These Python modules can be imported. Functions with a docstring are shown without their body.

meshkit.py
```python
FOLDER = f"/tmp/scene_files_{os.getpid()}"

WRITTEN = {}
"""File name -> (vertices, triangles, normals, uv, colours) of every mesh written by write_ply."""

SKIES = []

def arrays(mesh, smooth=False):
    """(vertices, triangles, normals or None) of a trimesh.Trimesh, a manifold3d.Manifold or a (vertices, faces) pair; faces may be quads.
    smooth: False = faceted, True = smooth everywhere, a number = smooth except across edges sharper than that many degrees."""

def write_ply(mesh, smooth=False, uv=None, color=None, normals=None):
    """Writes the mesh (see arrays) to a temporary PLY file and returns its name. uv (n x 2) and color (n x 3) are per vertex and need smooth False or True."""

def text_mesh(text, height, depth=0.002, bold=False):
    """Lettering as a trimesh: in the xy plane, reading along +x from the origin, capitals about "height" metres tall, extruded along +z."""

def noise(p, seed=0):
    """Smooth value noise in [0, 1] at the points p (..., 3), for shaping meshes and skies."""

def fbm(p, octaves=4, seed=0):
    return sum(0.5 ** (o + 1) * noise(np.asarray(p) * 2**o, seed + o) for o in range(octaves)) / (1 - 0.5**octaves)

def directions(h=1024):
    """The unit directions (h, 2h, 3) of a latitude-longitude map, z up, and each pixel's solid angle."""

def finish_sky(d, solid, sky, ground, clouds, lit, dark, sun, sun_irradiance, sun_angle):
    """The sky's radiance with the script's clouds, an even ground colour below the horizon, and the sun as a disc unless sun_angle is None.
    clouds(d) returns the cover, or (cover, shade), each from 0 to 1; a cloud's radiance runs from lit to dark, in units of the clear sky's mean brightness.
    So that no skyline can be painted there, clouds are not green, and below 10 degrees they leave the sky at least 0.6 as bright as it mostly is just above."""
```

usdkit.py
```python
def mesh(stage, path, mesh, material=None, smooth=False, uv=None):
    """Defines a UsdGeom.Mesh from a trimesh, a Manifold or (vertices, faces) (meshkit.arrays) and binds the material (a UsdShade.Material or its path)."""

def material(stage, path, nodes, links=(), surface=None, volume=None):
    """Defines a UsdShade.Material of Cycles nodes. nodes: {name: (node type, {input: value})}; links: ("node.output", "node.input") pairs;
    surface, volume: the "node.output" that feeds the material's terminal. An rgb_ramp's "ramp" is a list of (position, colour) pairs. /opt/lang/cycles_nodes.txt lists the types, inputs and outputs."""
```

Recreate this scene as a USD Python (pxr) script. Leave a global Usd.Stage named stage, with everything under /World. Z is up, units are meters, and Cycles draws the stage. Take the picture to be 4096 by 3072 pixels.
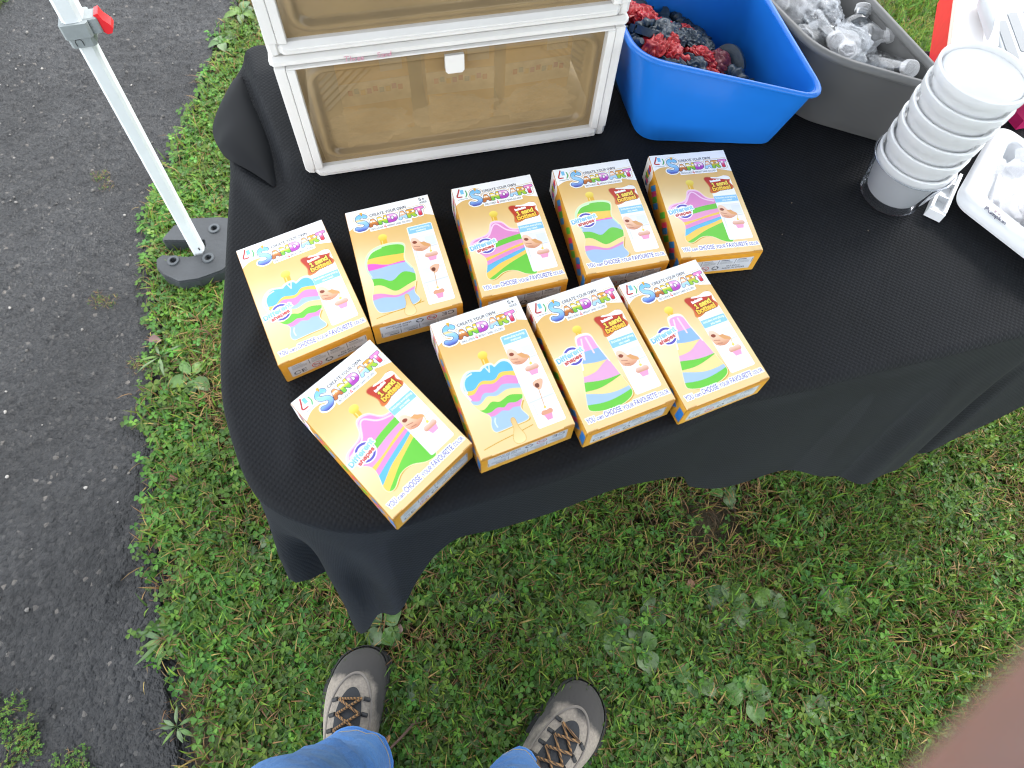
import math, random
import numpy as np, trimesh, shapely
import manifold3d as m3
from shapely import affinity
from shapely.geometry import Polygon, LineString, Point, box as sbox
from shapely.ops import unary_union
from scipy.interpolate import CubicSpline
import usdkit, meshkit
from pxr import Usd, UsdGeom, UsdLux, UsdShade, Sdf, Gf, Vt

random.seed(7)
RNG = np.random.default_rng(7)
stage = Usd.Stage.CreateInMemory()
UsdGeom.SetStageUpAxis(stage, 'Z')
UsdGeom.SetStageMetersPerUnit(stage, 1.0)
UsdGeom.Xform.Define(stage, '/World')
UsdGeom.Scope.Define(stage, '/World/Looks')

# ------------------------------------------------------------------ camera
cam = UsdGeom.Camera.Define(stage, '/World/camera')
RIGHT = np.array([0.99708894, 0.06332993, 0.04246125])
UP = np.array([-0.07624721, 0.82816889, 0.55526809])
FWD = np.array([0.0, 0.55688922, -0.83058678])
EYE = np.array([0.0, 0.0, 1.42282672])
M = np.eye(4); M[0, :3], M[1, :3], M[2, :3], M[3, :3] = RIGHT, UP, -FWD, EYE
cam.AddTransformOp().Set(Gf.Matrix4d(*M.ravel().tolist()))
cam.CreateHorizontalApertureAttr(36.0)
cam.CreateVerticalApertureAttr(27.0)
cam.CreateFocalLengthAttr(36.0 * 2824.19 / 4096)
cam.CreateHorizontalApertureOffsetAttr(-36.0 * 26.2 / 4096)
cam.CreateVerticalApertureOffsetAttr(-36.0 * 558.93 / 4096)
cam.CreateClippingRangeAttr(Gf.Vec2f(0.01, 1000.0))
cam.CreateFStopAttr(8.0)
cam.CreateFocusDistanceAttr(0.98)
cam.CreateExposureAttr(EXPOSURE := 1.9)

# ------------------------------------------------------------------ sky and sun (thin bright overcast)
SUN_DIR = np.array([0.60, 0.52, 0.85]); SUN_DIR /= np.linalg.norm(SUN_DIR)
ELEV, ROT = math.asin(SUN_DIR[2]), math.atan2(SUN_DIR[0], SUN_DIR[1])
sky_mat = usdkit.material(stage, '/World/Looks/sky', {
    'sky': ('sky_texture', {'sky_type': 'single_scattering', 'sun_disc': False, 'sun_elevation': ELEV, 'sun_rotation': ROT, 'aerosol_density': 2.0}),
    'tc': ('texture_coordinate', {}),
    'n': ('noise_texture', {'scale': 2.2, 'detail': 5.0, 'roughness': 0.55}),
    'cl': ('rgb_ramp', {'ramp': [(0.25, (7.6, 8.0, 8.6)), (0.75, (10.6, 10.8, 11.0))]}),
    'clm': ('vector_math', {'math_type': 'scale', 'scale': 1.0}),
    'mix': ('mix_color', {'blend_type': 'mix', 'fac': 0.86, 'use_clamp': False}),
    'bg': ('background_shader', {'strength': 0.10})},
    [('tc.generated', 'n.vector'), ('n.fac', 'cl.fac'), ('sky.color', 'mix.a'), ('cl.color', 'mix.b'), ('mix.result', 'bg.color')], surface='bg.background')
dome = UsdLux.DomeLight.Define(stage, '/World/sky')
dome.CreateIntensityAttr(1.0)
UsdShade.MaterialBindingAPI.Apply(dome.GetPrim()).Bind(sky_mat)
dome.GetPrim().SetCustomDataByKey('kind', 'structure')
sun = UsdLux.DistantLight.Define(stage, '/World/sun')
sun.CreateIntensityAttr(0.4); sun.CreateAngleAttr(28.0); sun.CreateColorAttr(Gf.Vec3f(1.0, 0.975, 0.94))
sun.GetPrim().CreateAttribute('inputs:normalize', Sdf.ValueTypeNames.Bool).Set(True)
_z = SUN_DIR; _x = np.cross([0, 1, 0], _z); _x /= np.linalg.norm(_x); _y = np.cross(_z, _x)
S = np.eye(4); S[0, :3], S[1, :3], S[2, :3] = _x, _y, _z
sun.AddTransformOp().Set(Gf.Matrix4d(*S.ravel().tolist()))

# ------------------------------------------------------------------ helpers
used = {}
def numbered(path):
    n = used.get(path, -1) + 1; used[path] = n
    return path if n == 0 else f'{path}_{n:03d}'
def tag(p, label=None, cat=None, group=None, kind=None):
    p = p.GetPrim() if hasattr(p, 'GetPrim') else p
    for k, v in (('label', label), ('category', cat), ('group', group), ('kind', kind)):
        if v: p.SetCustomDataByKey(k, v)
    return p
def thing(name, label, cat, loc=(0, 0, 0), rz=0.0, group=None):
    x = UsdGeom.Xform.Define(stage, numbered('/World/' + name))
    x.AddTranslateOp().Set(Gf.Vec3d(*map(float, loc))); x.AddRotateZOp().Set(float(rz))
    return tag(x, label, cat, group)
def part(parent, name, mesh, mat, smooth=False, col=None, label=None):
    base = str(parent.GetPath()) if parent is not None else '/World'
    p = usdkit.mesh(stage, numbered(base + '/' + name), mesh, mat, smooth)
    if col is not None:
        UsdGeom.PrimvarsAPI(p).CreatePrimvar('col', Sdf.ValueTypeNames.Color3fArray, 'vertex').Set(Vt.Vec3fArray.FromNumpy(np.asarray(col, np.float32)))
    q = p.GetPrim()
    if label: q.SetCustomDataByKey('label', label)
    return q
def copy_of(src, name, label, loc, rz, group=None, cat=None):
    x = UsdGeom.Xform.Define(stage, numbered('/World/' + name))
    x.GetPrim().GetReferences().AddInternalReference(src.GetPath()); x.GetPrim().SetInstanceable(True)
    x.GetPrim().GetAttribute('xformOp:translate').Set(Gf.Vec3d(*map(float, loc))); x.GetPrim().GetAttribute('xformOp:rotateZ').Set(float(rz))
    return tag(x, label, cat, group)
def lin(h):
    c = np.array([int(h[i:i + 2], 16) for i in (0, 2, 4)]) / 255.0
    return tuple(np.where(c <= 0.04045, c / 12.92, ((c + 0.055) / 1.055) ** 2.4))
def mat(name, color, rough=0.5, bump=None, vary=0.0, vscale=30.0, spec=0.5, coat=0.0, sheen=0.0, metal=0.0, sub=0.0, extra=None, attr=False):
    """A principled material with a noise-varied colour and a fine noise bump (scale, distance)."""
    nodes = {'p': ('principled_bsdf', {'base_color': color, 'roughness': rough, 'specular_ior_level': spec, 'coat_weight': coat, 'coat_roughness': 0.12, 'sheen_weight': sheen, 'metallic': metal, 'subsurface_weight': sub, 'subsurface_scale': 0.004}),
             'tc': ('texture_coordinate', {})}
    links = []
    src = None
    if attr:
        nodes['at'] = ('attribute', {'attribute': 'col'}); src = 'at.color'
    if vary > 0:
        nodes['n'] = ('noise_texture', {'scale': vscale, 'detail': 5.0, 'roughness': 0.6})
        nodes['r'] = ('map_range', {'from_min': 0.3, 'from_max': 0.7, 'to_min': 1 - vary, 'to_max': 1 + vary})
        nodes['m'] = ('vector_math', {'math_type': 'scale', 'vector1': color})
        links += [('tc.object', 'n.vector'), ('n.fac', 'r.value'), ('r.result', 'm.scale')]
        if src: links.append((src, 'm.vector1'))
        src = 'm.vector'
    if src: links.append((src, 'p.base_color'))
    if bump:
        nodes['bn'] = ('noise_texture', {'scale': bump[0], 'detail': 4.0, 'roughness': 0.6})
        nodes['b'] = ('bump', {'distance': bump[1], 'strength': 1.0})
        links += [('tc.object', 'bn.vector'), ('bn.fac', 'b.height'), ('b.normal', 'p.normal')]
    if extra: extra(nodes, links)
    return usdkit.material(stage, '/World/Looks/' + name, nodes, links, surface='p.BSDF')
cat_ = trimesh.util.concatenate
def chain(pts, radii, segs=10):
    """Hull chain of spheres as one manifold."""
    out = []
    for (a, ra), (b, rb) in zip(zip(pts[:-1], radii[:-1]), zip(pts[1:], radii[1:])):
        out.append(m3.Manifold.batch_hull([m3.Manifold.sphere(float(ra), segs * 2).translate(tuple(map(float, a))), m3.Manifold.sphere(float(rb), segs * 2).translate(tuple(map(float, b)))]))
    return m3.Manifold.batch_boolean(out, m3.OpType.Add)
def to_tm(man):
    m = man.to_mesh(); return trimesh.Trimesh(m.vert_properties[:, :3], m.tri_verts, process=True)
def cbox(sx, sy, sz, r=0.002, at=(0, 0, 0)):
    """Chamfered box centred at 'at'."""
    p = []
    for x in (-1, 1):
        for y in (-1, 1):
            for z in (-1, 1):
                for k in range(3):
                    v = np.array([x * sx / 2, y * sy / 2, z * sz / 2]); o = np.array([x, y, z]) * r; o[k] = 0
                    p.append(v - o)
    m = trimesh.Trimesh(p, process=False).convex_hull; m.apply_translation(at); return m
def tube(pts, r, sides=8, caps=True):
    p = np.asarray(pts, float); t = np.gradient(p, axis=0); t /= np.linalg.norm(t, axis=1, keepdims=True) + 1e-12
    a = np.cross(t, [0.13, 0.21, 0.97]); a /= np.linalg.norm(a, axis=1, keepdims=True) + 1e-12; b = np.cross(t, a)
    ang = np.arange(sides) * 2 * np.pi / sides
    rr = np.broadcast_to(r, (len(p),))[:, None, None]
    v = (p[:, None] + rr * (np.cos(ang)[None, :, None] * a[:, None] + np.sin(ang)[None, :, None] * b[:, None])).reshape(-1, 3)
    f = grid_faces(len(p), sides, True)
    if caps:
        v = np.vstack([v, p[0], p[-1]]); n = len(v)
        f = np.vstack([f, [[n - 2, (j + 1) % sides, j] for j in range(sides)], [[n - 1, (len(p) - 1) * sides + j, (len(p) - 1) * sides + (j + 1) % sides] for j in range(sides)]])
    return trimesh.Trimesh(v, f, process=False)
def grid_faces(n, m, wrap=False):
    i, j = np.meshgrid(np.arange(n - 1), np.arange(m if wrap else m - 1), indexing='ij')
    a, b = i * m + j, i * m + (j + 1) % m
    return np.vstack([np.stack([a, b, b + m], -1).reshape(-1, 3), np.stack([a, b + m, a + m], -1).reshape(-1, 3)])
def loft(rings, cap0=True, cap1=True):
    """Closed rings (k, m, 3) joined; capped with centroid fans."""
    r = np.asarray(rings, float); k, m = r.shape[:2]
    v = r.reshape(-1, 3); f = [grid_faces(k, m, True)]
    if cap0:
        v = np.vstack([v, r[0].mean(0)]); n = len(v) - 1
        f.append(np.array([[n, (j + 1) % m, j] for j in range(m)]))
    if cap1:
        v = np.vstack([v, r[-1].mean(0)]); n = len(v) - 1
        f.append(np.array([[n, (k - 1) * m + j, (k - 1) * m + (j + 1) % m] for j in range(m)]))
    t = trimesh.Trimesh(v, np.vstack(f), process=False)
    return t
def lathe(profile, n=40):
    a = np.arange(n) * 2 * np.pi / n
    rings = [np.stack([r * np.cos(a), r * np.sin(a), np.full(n, z)], 1) for r, z in profile]
    return loft(rings)
def rounded_ring(corners, rad, n=8):
    """Corner list (x, y, z) to a closed ring with rounded corners, always len(corners) * n points."""
    c = np.asarray(corners, float); out = []
    for i in range(len(c)):
        p, q, s = c[i - 1], c[i], c[(i + 1) % len(c)]
        a, b = p - q, s - q
        r = min(rad, 0.45 * np.linalg.norm(a), 0.45 * np.linalg.norm(b))
        a, b = q + a / np.linalg.norm(a) * r, q + b / np.linalg.norm(b) * r
        t = np.linspace(0, 1, n)[:, None]
        out.append((1 - t) ** 2 * a + 2 * t * (1 - t) * q + t * t * b)
    return np.vstack(out)
def resample(pts, n, closed=False):
    p = np.asarray(pts, float)
    if closed: p = np.vstack([p, p[:1]])
    d = np.r_[0, np.cumsum(np.linalg.norm(np.diff(p, axis=0), axis=1))]
    s = np.linspace(0, d[-1], n, endpoint=not closed)
    return np.stack([np.interp(s, d, p[:, k]) for k in range(p.shape[1])], 1)
def spline(pts, n=60, closed=False):
    p = np.asarray(pts, float)
    if closed: p = np.vstack([p, p[:1]])
    d = np.r_[0, np.cumsum(np.linalg.norm(np.diff(p, axis=0), axis=1) ** 0.5)]
    return CubicSpline(d, p, bc_type='periodic' if closed else 'natural')(np.linspace(0, d[-1], n, endpoint=not closed))
def poly_extrude(poly, h, z0=0.0):
    ps = [g for g in getattr(poly, 'geoms', [poly]) if g.geom_type == 'Polygon' and g.area > 1e-12]
    m = cat_([trimesh.creation.extrude_polygon(g, h, engine='earcut') for g in ps]); m.apply_translation([0, 0, z0]); return m

TABLE = 0.73
exec_order = None

# ------------------------------------------------------------------ ground, path, grass
lawn_mat = usdkit.material(stage, '/World/Looks/lawn', {
    'g': ('geometry', {}), 'n1': ('noise_texture', {'scale': 3.0, 'detail': 6.0}), 'n2': ('noise_texture', {'scale': 90.0, 'detail': 6.0, 'roughness': 0.7}),
    'soil': ('rgb_ramp', {'ramp': [(0.25, (0.030, 0.020, 0.013)), (0.55, (0.080, 0.053, 0.034)), (0.8, (0.13, 0.09, 0.06))]}),
    'gr': ('rgb_ramp', {'ramp': [(0.3, (0.02, 0.04, 0.01)), (0.7, (0.06, 0.11, 0.025))]}),
    'len': ('vector_math', {'math_type': 'length'}), 'far': ('map_range', {'from_min': 1.9, 'from_max': 3.0, 'to_min': 0.15, 'to_max': 0.93, 'clamp': True}),
    'mix': ('mix_color', {}), 'b': ('bump', {'distance': 0.006}), 'p': ('principled_bsdf', {'roughness': 0.8, 'specular_ior_level': 0.4})},
    [('g.position', 'n1.vector'), ('g.position', 'n2.vector'), ('n2.fac', 'soil.fac'), ('n2.fac', 'gr.fac'), ('g.position', 'len.vector1'), ('len.value', 'far.value'), ('far.result', 'mix.fac'),
     ('soil.color', 'mix.a'), ('gr.color', 'mix.b'), ('mix.result', 'p.base_color'), ('n2.fac', 'b.height'), ('b.normal', 'p.normal')], surface='p.BSDF')
R = 150.0
tag(part(None, 'lawn', (np.array([[-R, -R, 0], [R, -R, 0], [R, R, 0], [-R, R, 0.0]]), np.array([[0, 1, 2, 3]])), lawn_mat), kind='structure')

EDGE_Y = np.array([-3.0, -1.0, -0.5, -0.1, 0.205, 0.461, 0.773, 0.979, 1.206, 1.584, 1.78, 2.6, 6.0])
EDGE_X = np.array([0.6, -0.12, -0.29, -0.466, -0.606, -0.715, -0.812, -0.876, -0.894, -0.922, -0.905, -0.93, -1.1])
def edge_x(y, rough=True):
    y = np.asarray(y, float); x = np.interp(y, EDGE_Y, EDGE_X)
    if rough: x = x + 0.035 * (meshkit.fbm(np.stack([y * 9, 0 * y, 0 * y], -1), 4, 3) - 0.5)
    return x
def left_x(y): return np.interp(y, [-3, 0, 1.0, 1.57, 1.70, 2.6, 6], [-1.65, -1.62, -1.60, -1.565, -1.60, -1.66, -1.8])
ys = np.r_[np.linspace(-3, -0.32, 40), np.linspace(-0.3, 2.3, 520), np.linspace(2.35, 6, 40)]
us = np.linspace(0, 1, 210)
YY, UU = np.meshgrid(ys, us, indexing='ij')
XX = left_x(YY) * (1 - UU) + (edge_x(YY) + 0.015) * UU
P3 = np.stack([XX, YY, 0 * XX], -1)
ZZ = 0.010 + 0.007 * (meshkit.fbm(P3 * 55, 3, 5) - 0.5) + 0.006 * (meshkit.fbm(P3 * 9, 3, 6) - 0.5) + 0.0035 * (meshkit.noise(P3 * 160, 9) - 0.5)
crack = np.abs(XX - (np.interp(YY, [-0.3, -0.05, 0.10, 0.20, 0.34, 0.5], [-0.80, -0.70, -0.665, -0.655, -0.70, -0.70]) + 0.05 * (meshkit.fbm(P3 * 14, 3, 12) - 0.5)))
ZZ -= 0.006 * np.clip(1 - crack / 0.005, 0, 1) * (meshkit.noise(P3 * 18, 77) > 0.38) * ((YY > -0.25) & (YY < 0.36))
ZZ = np.where((UU > 0.985) | (UU < 0.004), 0.001, ZZ)
asphalt = usdkit.material(stage, '/World/Looks/asphalt', {
    'g': ('geometry', {}), 'v': ('voronoi_texture', {'scale': 150.0, 'randomness': 1.0}), 'v2': ('voronoi_texture', {'scale': 320.0}),
    'n': ('noise_texture', {'scale': 4.0, 'detail': 5.0}), 'sep': ('separate_color', {}),
    'tone': ('rgb_ramp', {'ramp': [(0.0, (0.008, 0.0085, 0.0095)), (0.55, (0.014, 0.0145, 0.0155)), (0.93, (0.021, 0.021, 0.0215)), (0.988, (0.036, 0.035, 0.034)), (1.0, (0.10, 0.09, 0.08))]}),
    'patch': ('map_range', {'from_min': 0.3, 'from_max': 0.7, 'to_min': 0.8, 'to_max': 1.25}), 'col': ('vector_math', {'math_type': 'scale'}),
    'wet': ('map_range', {'from_min': 0.35, 'from_max': 0.65, 'to_min': 0.50, 'to_max': 0.33}),
    'add': ('math', {'math_type': 'multiply_add', 'value2': 0.5}), 'b': ('bump', {'distance': 0.0034, 'strength': 1.0, 'invert': True}), 'p': ('principled_bsdf', {'specular_ior_level': 0.33})},
    [('g.position', 'v.vector'), ('g.position', 'v2.vector'), ('g.position', 'n.vector'), ('v.color', 'sep.color'), ('sep.r', 'tone.fac'), ('n.fac', 'patch.value'), ('tone.color', 'col.vector1'), ('patch.result', 'col.scale'),
     ('col.vector', 'p.base_color'), ('n.fac', 'wet.value'), ('wet.result', 'p.roughness'), ('v2.distance', 'add.value1'), ('v.distance', 'add.value3'), ('add.value', 'b.height'), ('b.normal', 'p.normal')], surface='p.BSDF')
tag(part(None, 'asphalt_path', trimesh.Trimesh(np.stack([XX, YY, ZZ], -1).reshape(-1, 3), grid_faces(len(ys), len(us))[:, ::-1], process=False), asphalt, True), kind='structure')

# loose pale chips on the path
chips, base = [], trimesh.creation.icosphere(1, 1.0)
for k in range(260):
    y = RNG.uniform(-0.2, 2.0); x = RNG.uniform(-1.5, edge_x(y) - 0.02)
    c = base.copy(); r = RNG.uniform(0.0012, 0.0030) * (1.5 if RNG.random() < 0.08 else 1)
    c.vertices *= (RNG.uniform(0.7, 1.3, 3) * r); c.vertices *= 1 + 0.35 * (RNG.random((len(c.vertices), 1)) - 0.5)
    c.apply_transform(trimesh.transformations.rotation_matrix(RNG.uniform(0, 6), RNG.normal(size=3))); c.apply_translation([x, y, 0.0125]); chips.append(c)
chip_cols = np.repeat(np.array([(RNG.choice([0.07, 0.14, 0.28], p=[.55, .32, .13]) * np.array([1, .95, .88])) for _ in chips]), len(base.vertices), 0)
tag(part(None, 'stone_chips', cat_(chips), mat('stone_chip', (0.3, 0.28, 0.25), 0.6, attr=True), col=chip_cols), 'small pale stone chips bedded in the dark wet asphalt', 'gravel', kind='stuff')

leaf_mat = usdkit.material(stage, '/World/Looks/leaf', {
    'at': ('attribute', {'attribute': 'col'}), 'oi': ('object_info', {}), 'hs': ('map_range', {'from_min': 0, 'from_max': 1, 'to_min': 0.478, 'to_max': 0.522}), 'vv': ('map_range', {'from_min': 0, 'from_max': 1, 'to_min': 0.85, 'to_max': 1.45}),
    'hsv': ('hsv', {'saturation': 1.0}), 'p': ('principled_bsdf', {'roughness': 0.46, 'specular_ior_level': 0.36}), 't': ('translucent_bsdf', {}), 'm': ('mix_closure', {'fac': 0.28})},
    [('at.color', 'hsv.color'), ('oi.random', 'hs.value'), ('oi.random', 'vv.value'), ('hs.result', 'hsv.hue'), ('vv.result', 'hsv.value'), ('hsv.color', 'p.base_color'), ('hsv.color', 't.color'), ('p.BSDF', 'm.closure1'), ('t.BSDF', 'm.closure2')], surface='m.closure')
GREENS = np.array([(0.040, 0.096, 0.013), (0.057, 0.130, 0.015), (0.080, 0.152, 0.018), (0.040, 0.096, 0.018), (0.112, 0.164, 0.022)])
STRAW = np.array([(0.24, 0.155, 0.055), (0.17, 0.10, 0.04), (0.10, 0.06, 0.03)])
def clump(seed, clovers, blades, straws, rad=0.055, size=1.0):
    r = np.random.default_rng(seed); V, Fc, C = [], [], []; n = 0
    def add(v, f, c):
        nonlocal n
        V.append(v); Fc.append(np.asarray(f) + n); C.append(np.broadcast_to(c, (len(v), 3)) if np.ndim(c) == 1 else c); n += len(v)
    for _ in range(clovers):
        q = rad * math.sqrt(r.random()); a = r.uniform(0, 6.28); cx, cy = q * math.cos(a), q * math.sin(a); h = r.uniform(0.008, 0.028)
        tone = GREENS[r.integers(0, 4)] * r.uniform(0.75, 1.25); s = r.uniform(0.0055, 0.0095) * size; tilt = r.normal(0, 0.28, 2); rot = r.uniform(0, 6.28)
        for k in range(3):
            b = rot + k * 2.094; L = np.array([[0, 0], [0.45, 0.42], [0.9, 0.5], [1.12, 0.26], [1.0, 0], [1.12, -0.26], [0.9, -0.5], [0.45, -0.42]]) * s
            x = L[:, 0] * math.cos(b) - L[:, 1] * math.sin(b); y = L[:, 0] * math.sin(b) + L[:, 1] * math.cos(b)
            z = h + x * tilt[0] + y * tilt[1] + np.abs(L[:, 1]) * 0.25 - L[:, 0] ** 2 * 12
            cc = np.tile(tone, (8, 1)); cc[0] *= 1.35; cc[4] *= 1.15
            add(np.stack([cx + x, cy + y, z], 1), [[0, 1, 4], [1, 2, 4], [2, 3, 4], [0, 4, 7], [7, 4, 6], [6, 4, 5]], cc)
        add(np.array([[cx - .0006, cy, 0], [cx + .0006, cy, 0], [cx, cy, h]]), [[0, 1, 2]], tone * 0.8)
    for k in range(blades + straws):
        st = k >= blades
        q = rad * math.sqrt(r.random()); a = r.uniform(0, 6.28); c0 = np.array([q * math.cos(a), q * math.sin(a), 0.002 + 0.006 * st]); b = r.uniform(0, 6.28)
        ln = r.uniform(0.022, 0.055) * (0.8 if st else 1) * size; lean = r.uniform(1.2, 1.5) if st else r.uniform(0.25, 1.25); w = r.uniform(0.0009, 0.0020) * (0.7 if st else 1)
        d, sd = np.array([math.cos(b), math.sin(b)]), np.array([-math.sin(b), math.cos(b)]); v = []
        pos = c0.copy()
        for i in range(4):
            el = 1.57 - lean * (0.35 + 0.3 * i)
            ww = w * (1, 0.95, 0.7, 0.08)[i]
            v += [[*(pos[:2] + sd * ww), pos[2]], [*(pos[:2] - sd * ww), pos[2]]]
            pos = pos + np.array([*(d * math.cos(el)), max(math.sin(el), -0.1)]) * ln / 3
        tone = (STRAW[r.integers(0, 3)] if st else GREENS[r.integers(0, 5)]) * r.uniform(0.7, 1.3)
        add(np.array(v), [[0, 1, 2], [1, 3, 2], [2, 3, 4], [3, 5, 4], [4, 5, 6], [5, 7, 6]], tone)
    return trimesh.Trimesh(np.vstack(V), np.vstack(Fc), process=False), np.vstack(C)
pi = UsdGeom.PointInstancer.Define(stage, '/World/grass_and_clover')
tag(pi, 'short green lawn of grass, clover and straw around the table', 'grass', kind='stuff')
protos = [(27, 16, 12), (20, 20, 14), (30, 10, 9), (7, 44, 22), (4, 50, 18), (9, 36, 26), (2, 22, 32), (4, 14, 24), (0, 85, 8), (0, 80, 12)]
paths = []
for k, (a, b, c) in enumerate(protos):
    g, colr = clump(100 + k, a, b, c)
    if k >= 8: colr = colr * np.array([1.75, 1.5, 1.5])  # far tufts: the brighter light outside the canopy is put into their colour
    q = part(pi.GetPrim(), f'tuft', g, leaf_mat, col=colr); paths.append(q.GetPath())
pi.CreatePrototypesRel().SetTargets(paths)
pts, idx, rot, scl = [], [], [], []
def grass_at(x, y, weed=False):
    p = np.array([x, y, 0.0])
    kind = meshkit.fbm(p * 3.1, 3, 21); bare = meshkit.fbm(p * 6.5, 3, 33)
    strip = x - float(edge_x(y, False))
    clov = kind + 0.34 * math.exp(-max(strip, 0) / 0.35) + (0.12 if x < 0.15 else -0.10)
    thin = bare < 0.37 and not weed
    if thin and RNG.random() < 0.5: return
    if not weed and strip < 0.05 and RNG.random() < 0.3: return
    far = y > 0.95 and x > 0.3
    pool = (6, 6, 7) if thin else (8, 9, 4) if far else (0, 1, 2) if clov > 0.56 else (3, 5, 7) if bare < 0.42 else (3, 4, 5, 6, 1)
    pts.append((x, y, 0.0)); idx.append(int(RNG.choice(pool))); s = RNG.uniform(0.75, 1.2); scl.append((s, s, s * RNG.uniform(0.75, 1.15)))
    a = RNG.uniform(0, 6.28); rot.append((math.cos(a / 2), 0, 0, math.sin(a / 2)))
n_try = 0
for _ in range(11500):
    x, y = RNG.uniform(-1.0, 2.3), RNG.uniform(-0.75, 2.9)
    if x > float(edge_x(y)) + 0.012: grass_at(x, y)
for _ in range(2600):                                        # the visible foreground is thicker
    x, y = RNG.uniform(-0.9, 1.2), RNG.uniform(-0.15, 1.2)
    if x > float(edge_x(y)) + 0.004: grass_at(x, y)
for _ in range(5200):                                        # the lawn further out, in larger tufts
    a_, d_ = RNG.uniform(0, 6.283), 2.0 + 4.5 * RNG.random() ** 1.3
    x, y = 0.4 + d_ * math.cos(a_), 0.9 + d_ * math.sin(a_)
    if x > float(edge_x(y)) + 0.06 and not (-0.9 < x < 2.2 and -0.7 < y < 2.8):
        n0 = len(pts); grass_at(x, y)
        if len(pts) > n0: scl[-1] = tuple(v * 1.9 for v in scl[-1])
for _ in range(900):                                         # far side of the path
    y = RNG.uniform(1.3, 3.0); x = RNG.uniform(-2.6, float(left_x(y)) - 0.01)
    grass_at(x, y)
for _ in range(20):                                          # weeds in a crack of the path
    t = RNG.random(); grass_at(-0.80 + 0.22 * t + RNG.normal(0, 0.012), -0.045 - 0.10 * t + RNG.normal(0, 0.012), True); scl[-1] = (0.34, 0.34, 0.36); pts[-1] = (*pts[-1][:2], 0.009)
for cx, cy, m in ((-1.20, 0.62, 5), (-0.77, 0.55, 3), (-0.92, 0.71, 3), (-1.05, 1.05, 3)):
    for _ in range(m):
        grass_at(cx + RNG.normal(0, 0.02), cy + RNG.normal(0, 0.012), True); scl[-1] = (0.35, 0.35, 0.22); idx[-1] = 6; pts[-1] = (*pts[-1][:2], 0.010)
pi.CreatePositionsAttr(Vt.Vec3fArray.FromNumpy(np.array(pts, np.float32)))
pi.CreateProtoIndicesAttr(Vt.IntArray.FromNumpy(np.array(idx, np.int32)))
pi.CreateScalesAttr(Vt.Vec3fArray.FromNumpy(np.array(scl, np.float32)))
pi.CreateOrientationsAttr(Vt.QuathArray([Gf.Quath(*map(float, q)) for q in rot]))

weed_mat = mat('weed_leaf', (0.06, 0.11, 0.03), 0.42, vary=0.18, vscale=120, bump=(150, 0.0011), spec=0.42, attr=True)
# broad-leaved weeds, each a plant with its own leaves
def leaf_mesh(L, W, r, droop=0.25, lift=0.5):
    n, m = 9, 5; v, c = [], []
    tone = np.array([(0.05, 0.105, 0.022), (0.045, 0.09, 0.028), (0.07, 0.13, 0.022), (0.075, 0.115, 0.05)][r.integers(0, 4)]) * r.uniform(0.85, 1.2)
    for i in range(n):
        t = i / (n - 1); w = W * (0.10 + 0.9 * math.sin(math.pi * min(1, max(0, (t - 0.12) / 0.88)) ** 0.85)) if t > 0.14 else W * 0.10
        if i == n - 1: w = W * 0.03
        for j in range(m):
            s = (j / (m - 1) - 0.5) * 2
            wob = 1 + 0.10 * math.sin(9 * t + 2.0 * s + L * 900)
            z = lift * L * t - droop * L * t * t * 1.7 + abs(s) * w * 0.28 + 0.0012 * math.cos(s * 9.0)
            v.append((L * t, s * w * 0.5 * wob, max(z, -0.004))); c.append(tone * (1.25 if j == 2 else 0.9 + 0.2 * r.random()))
    return trimesh.Trimesh(v, grid_faces(n, m), process=False), np.array(c)
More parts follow.
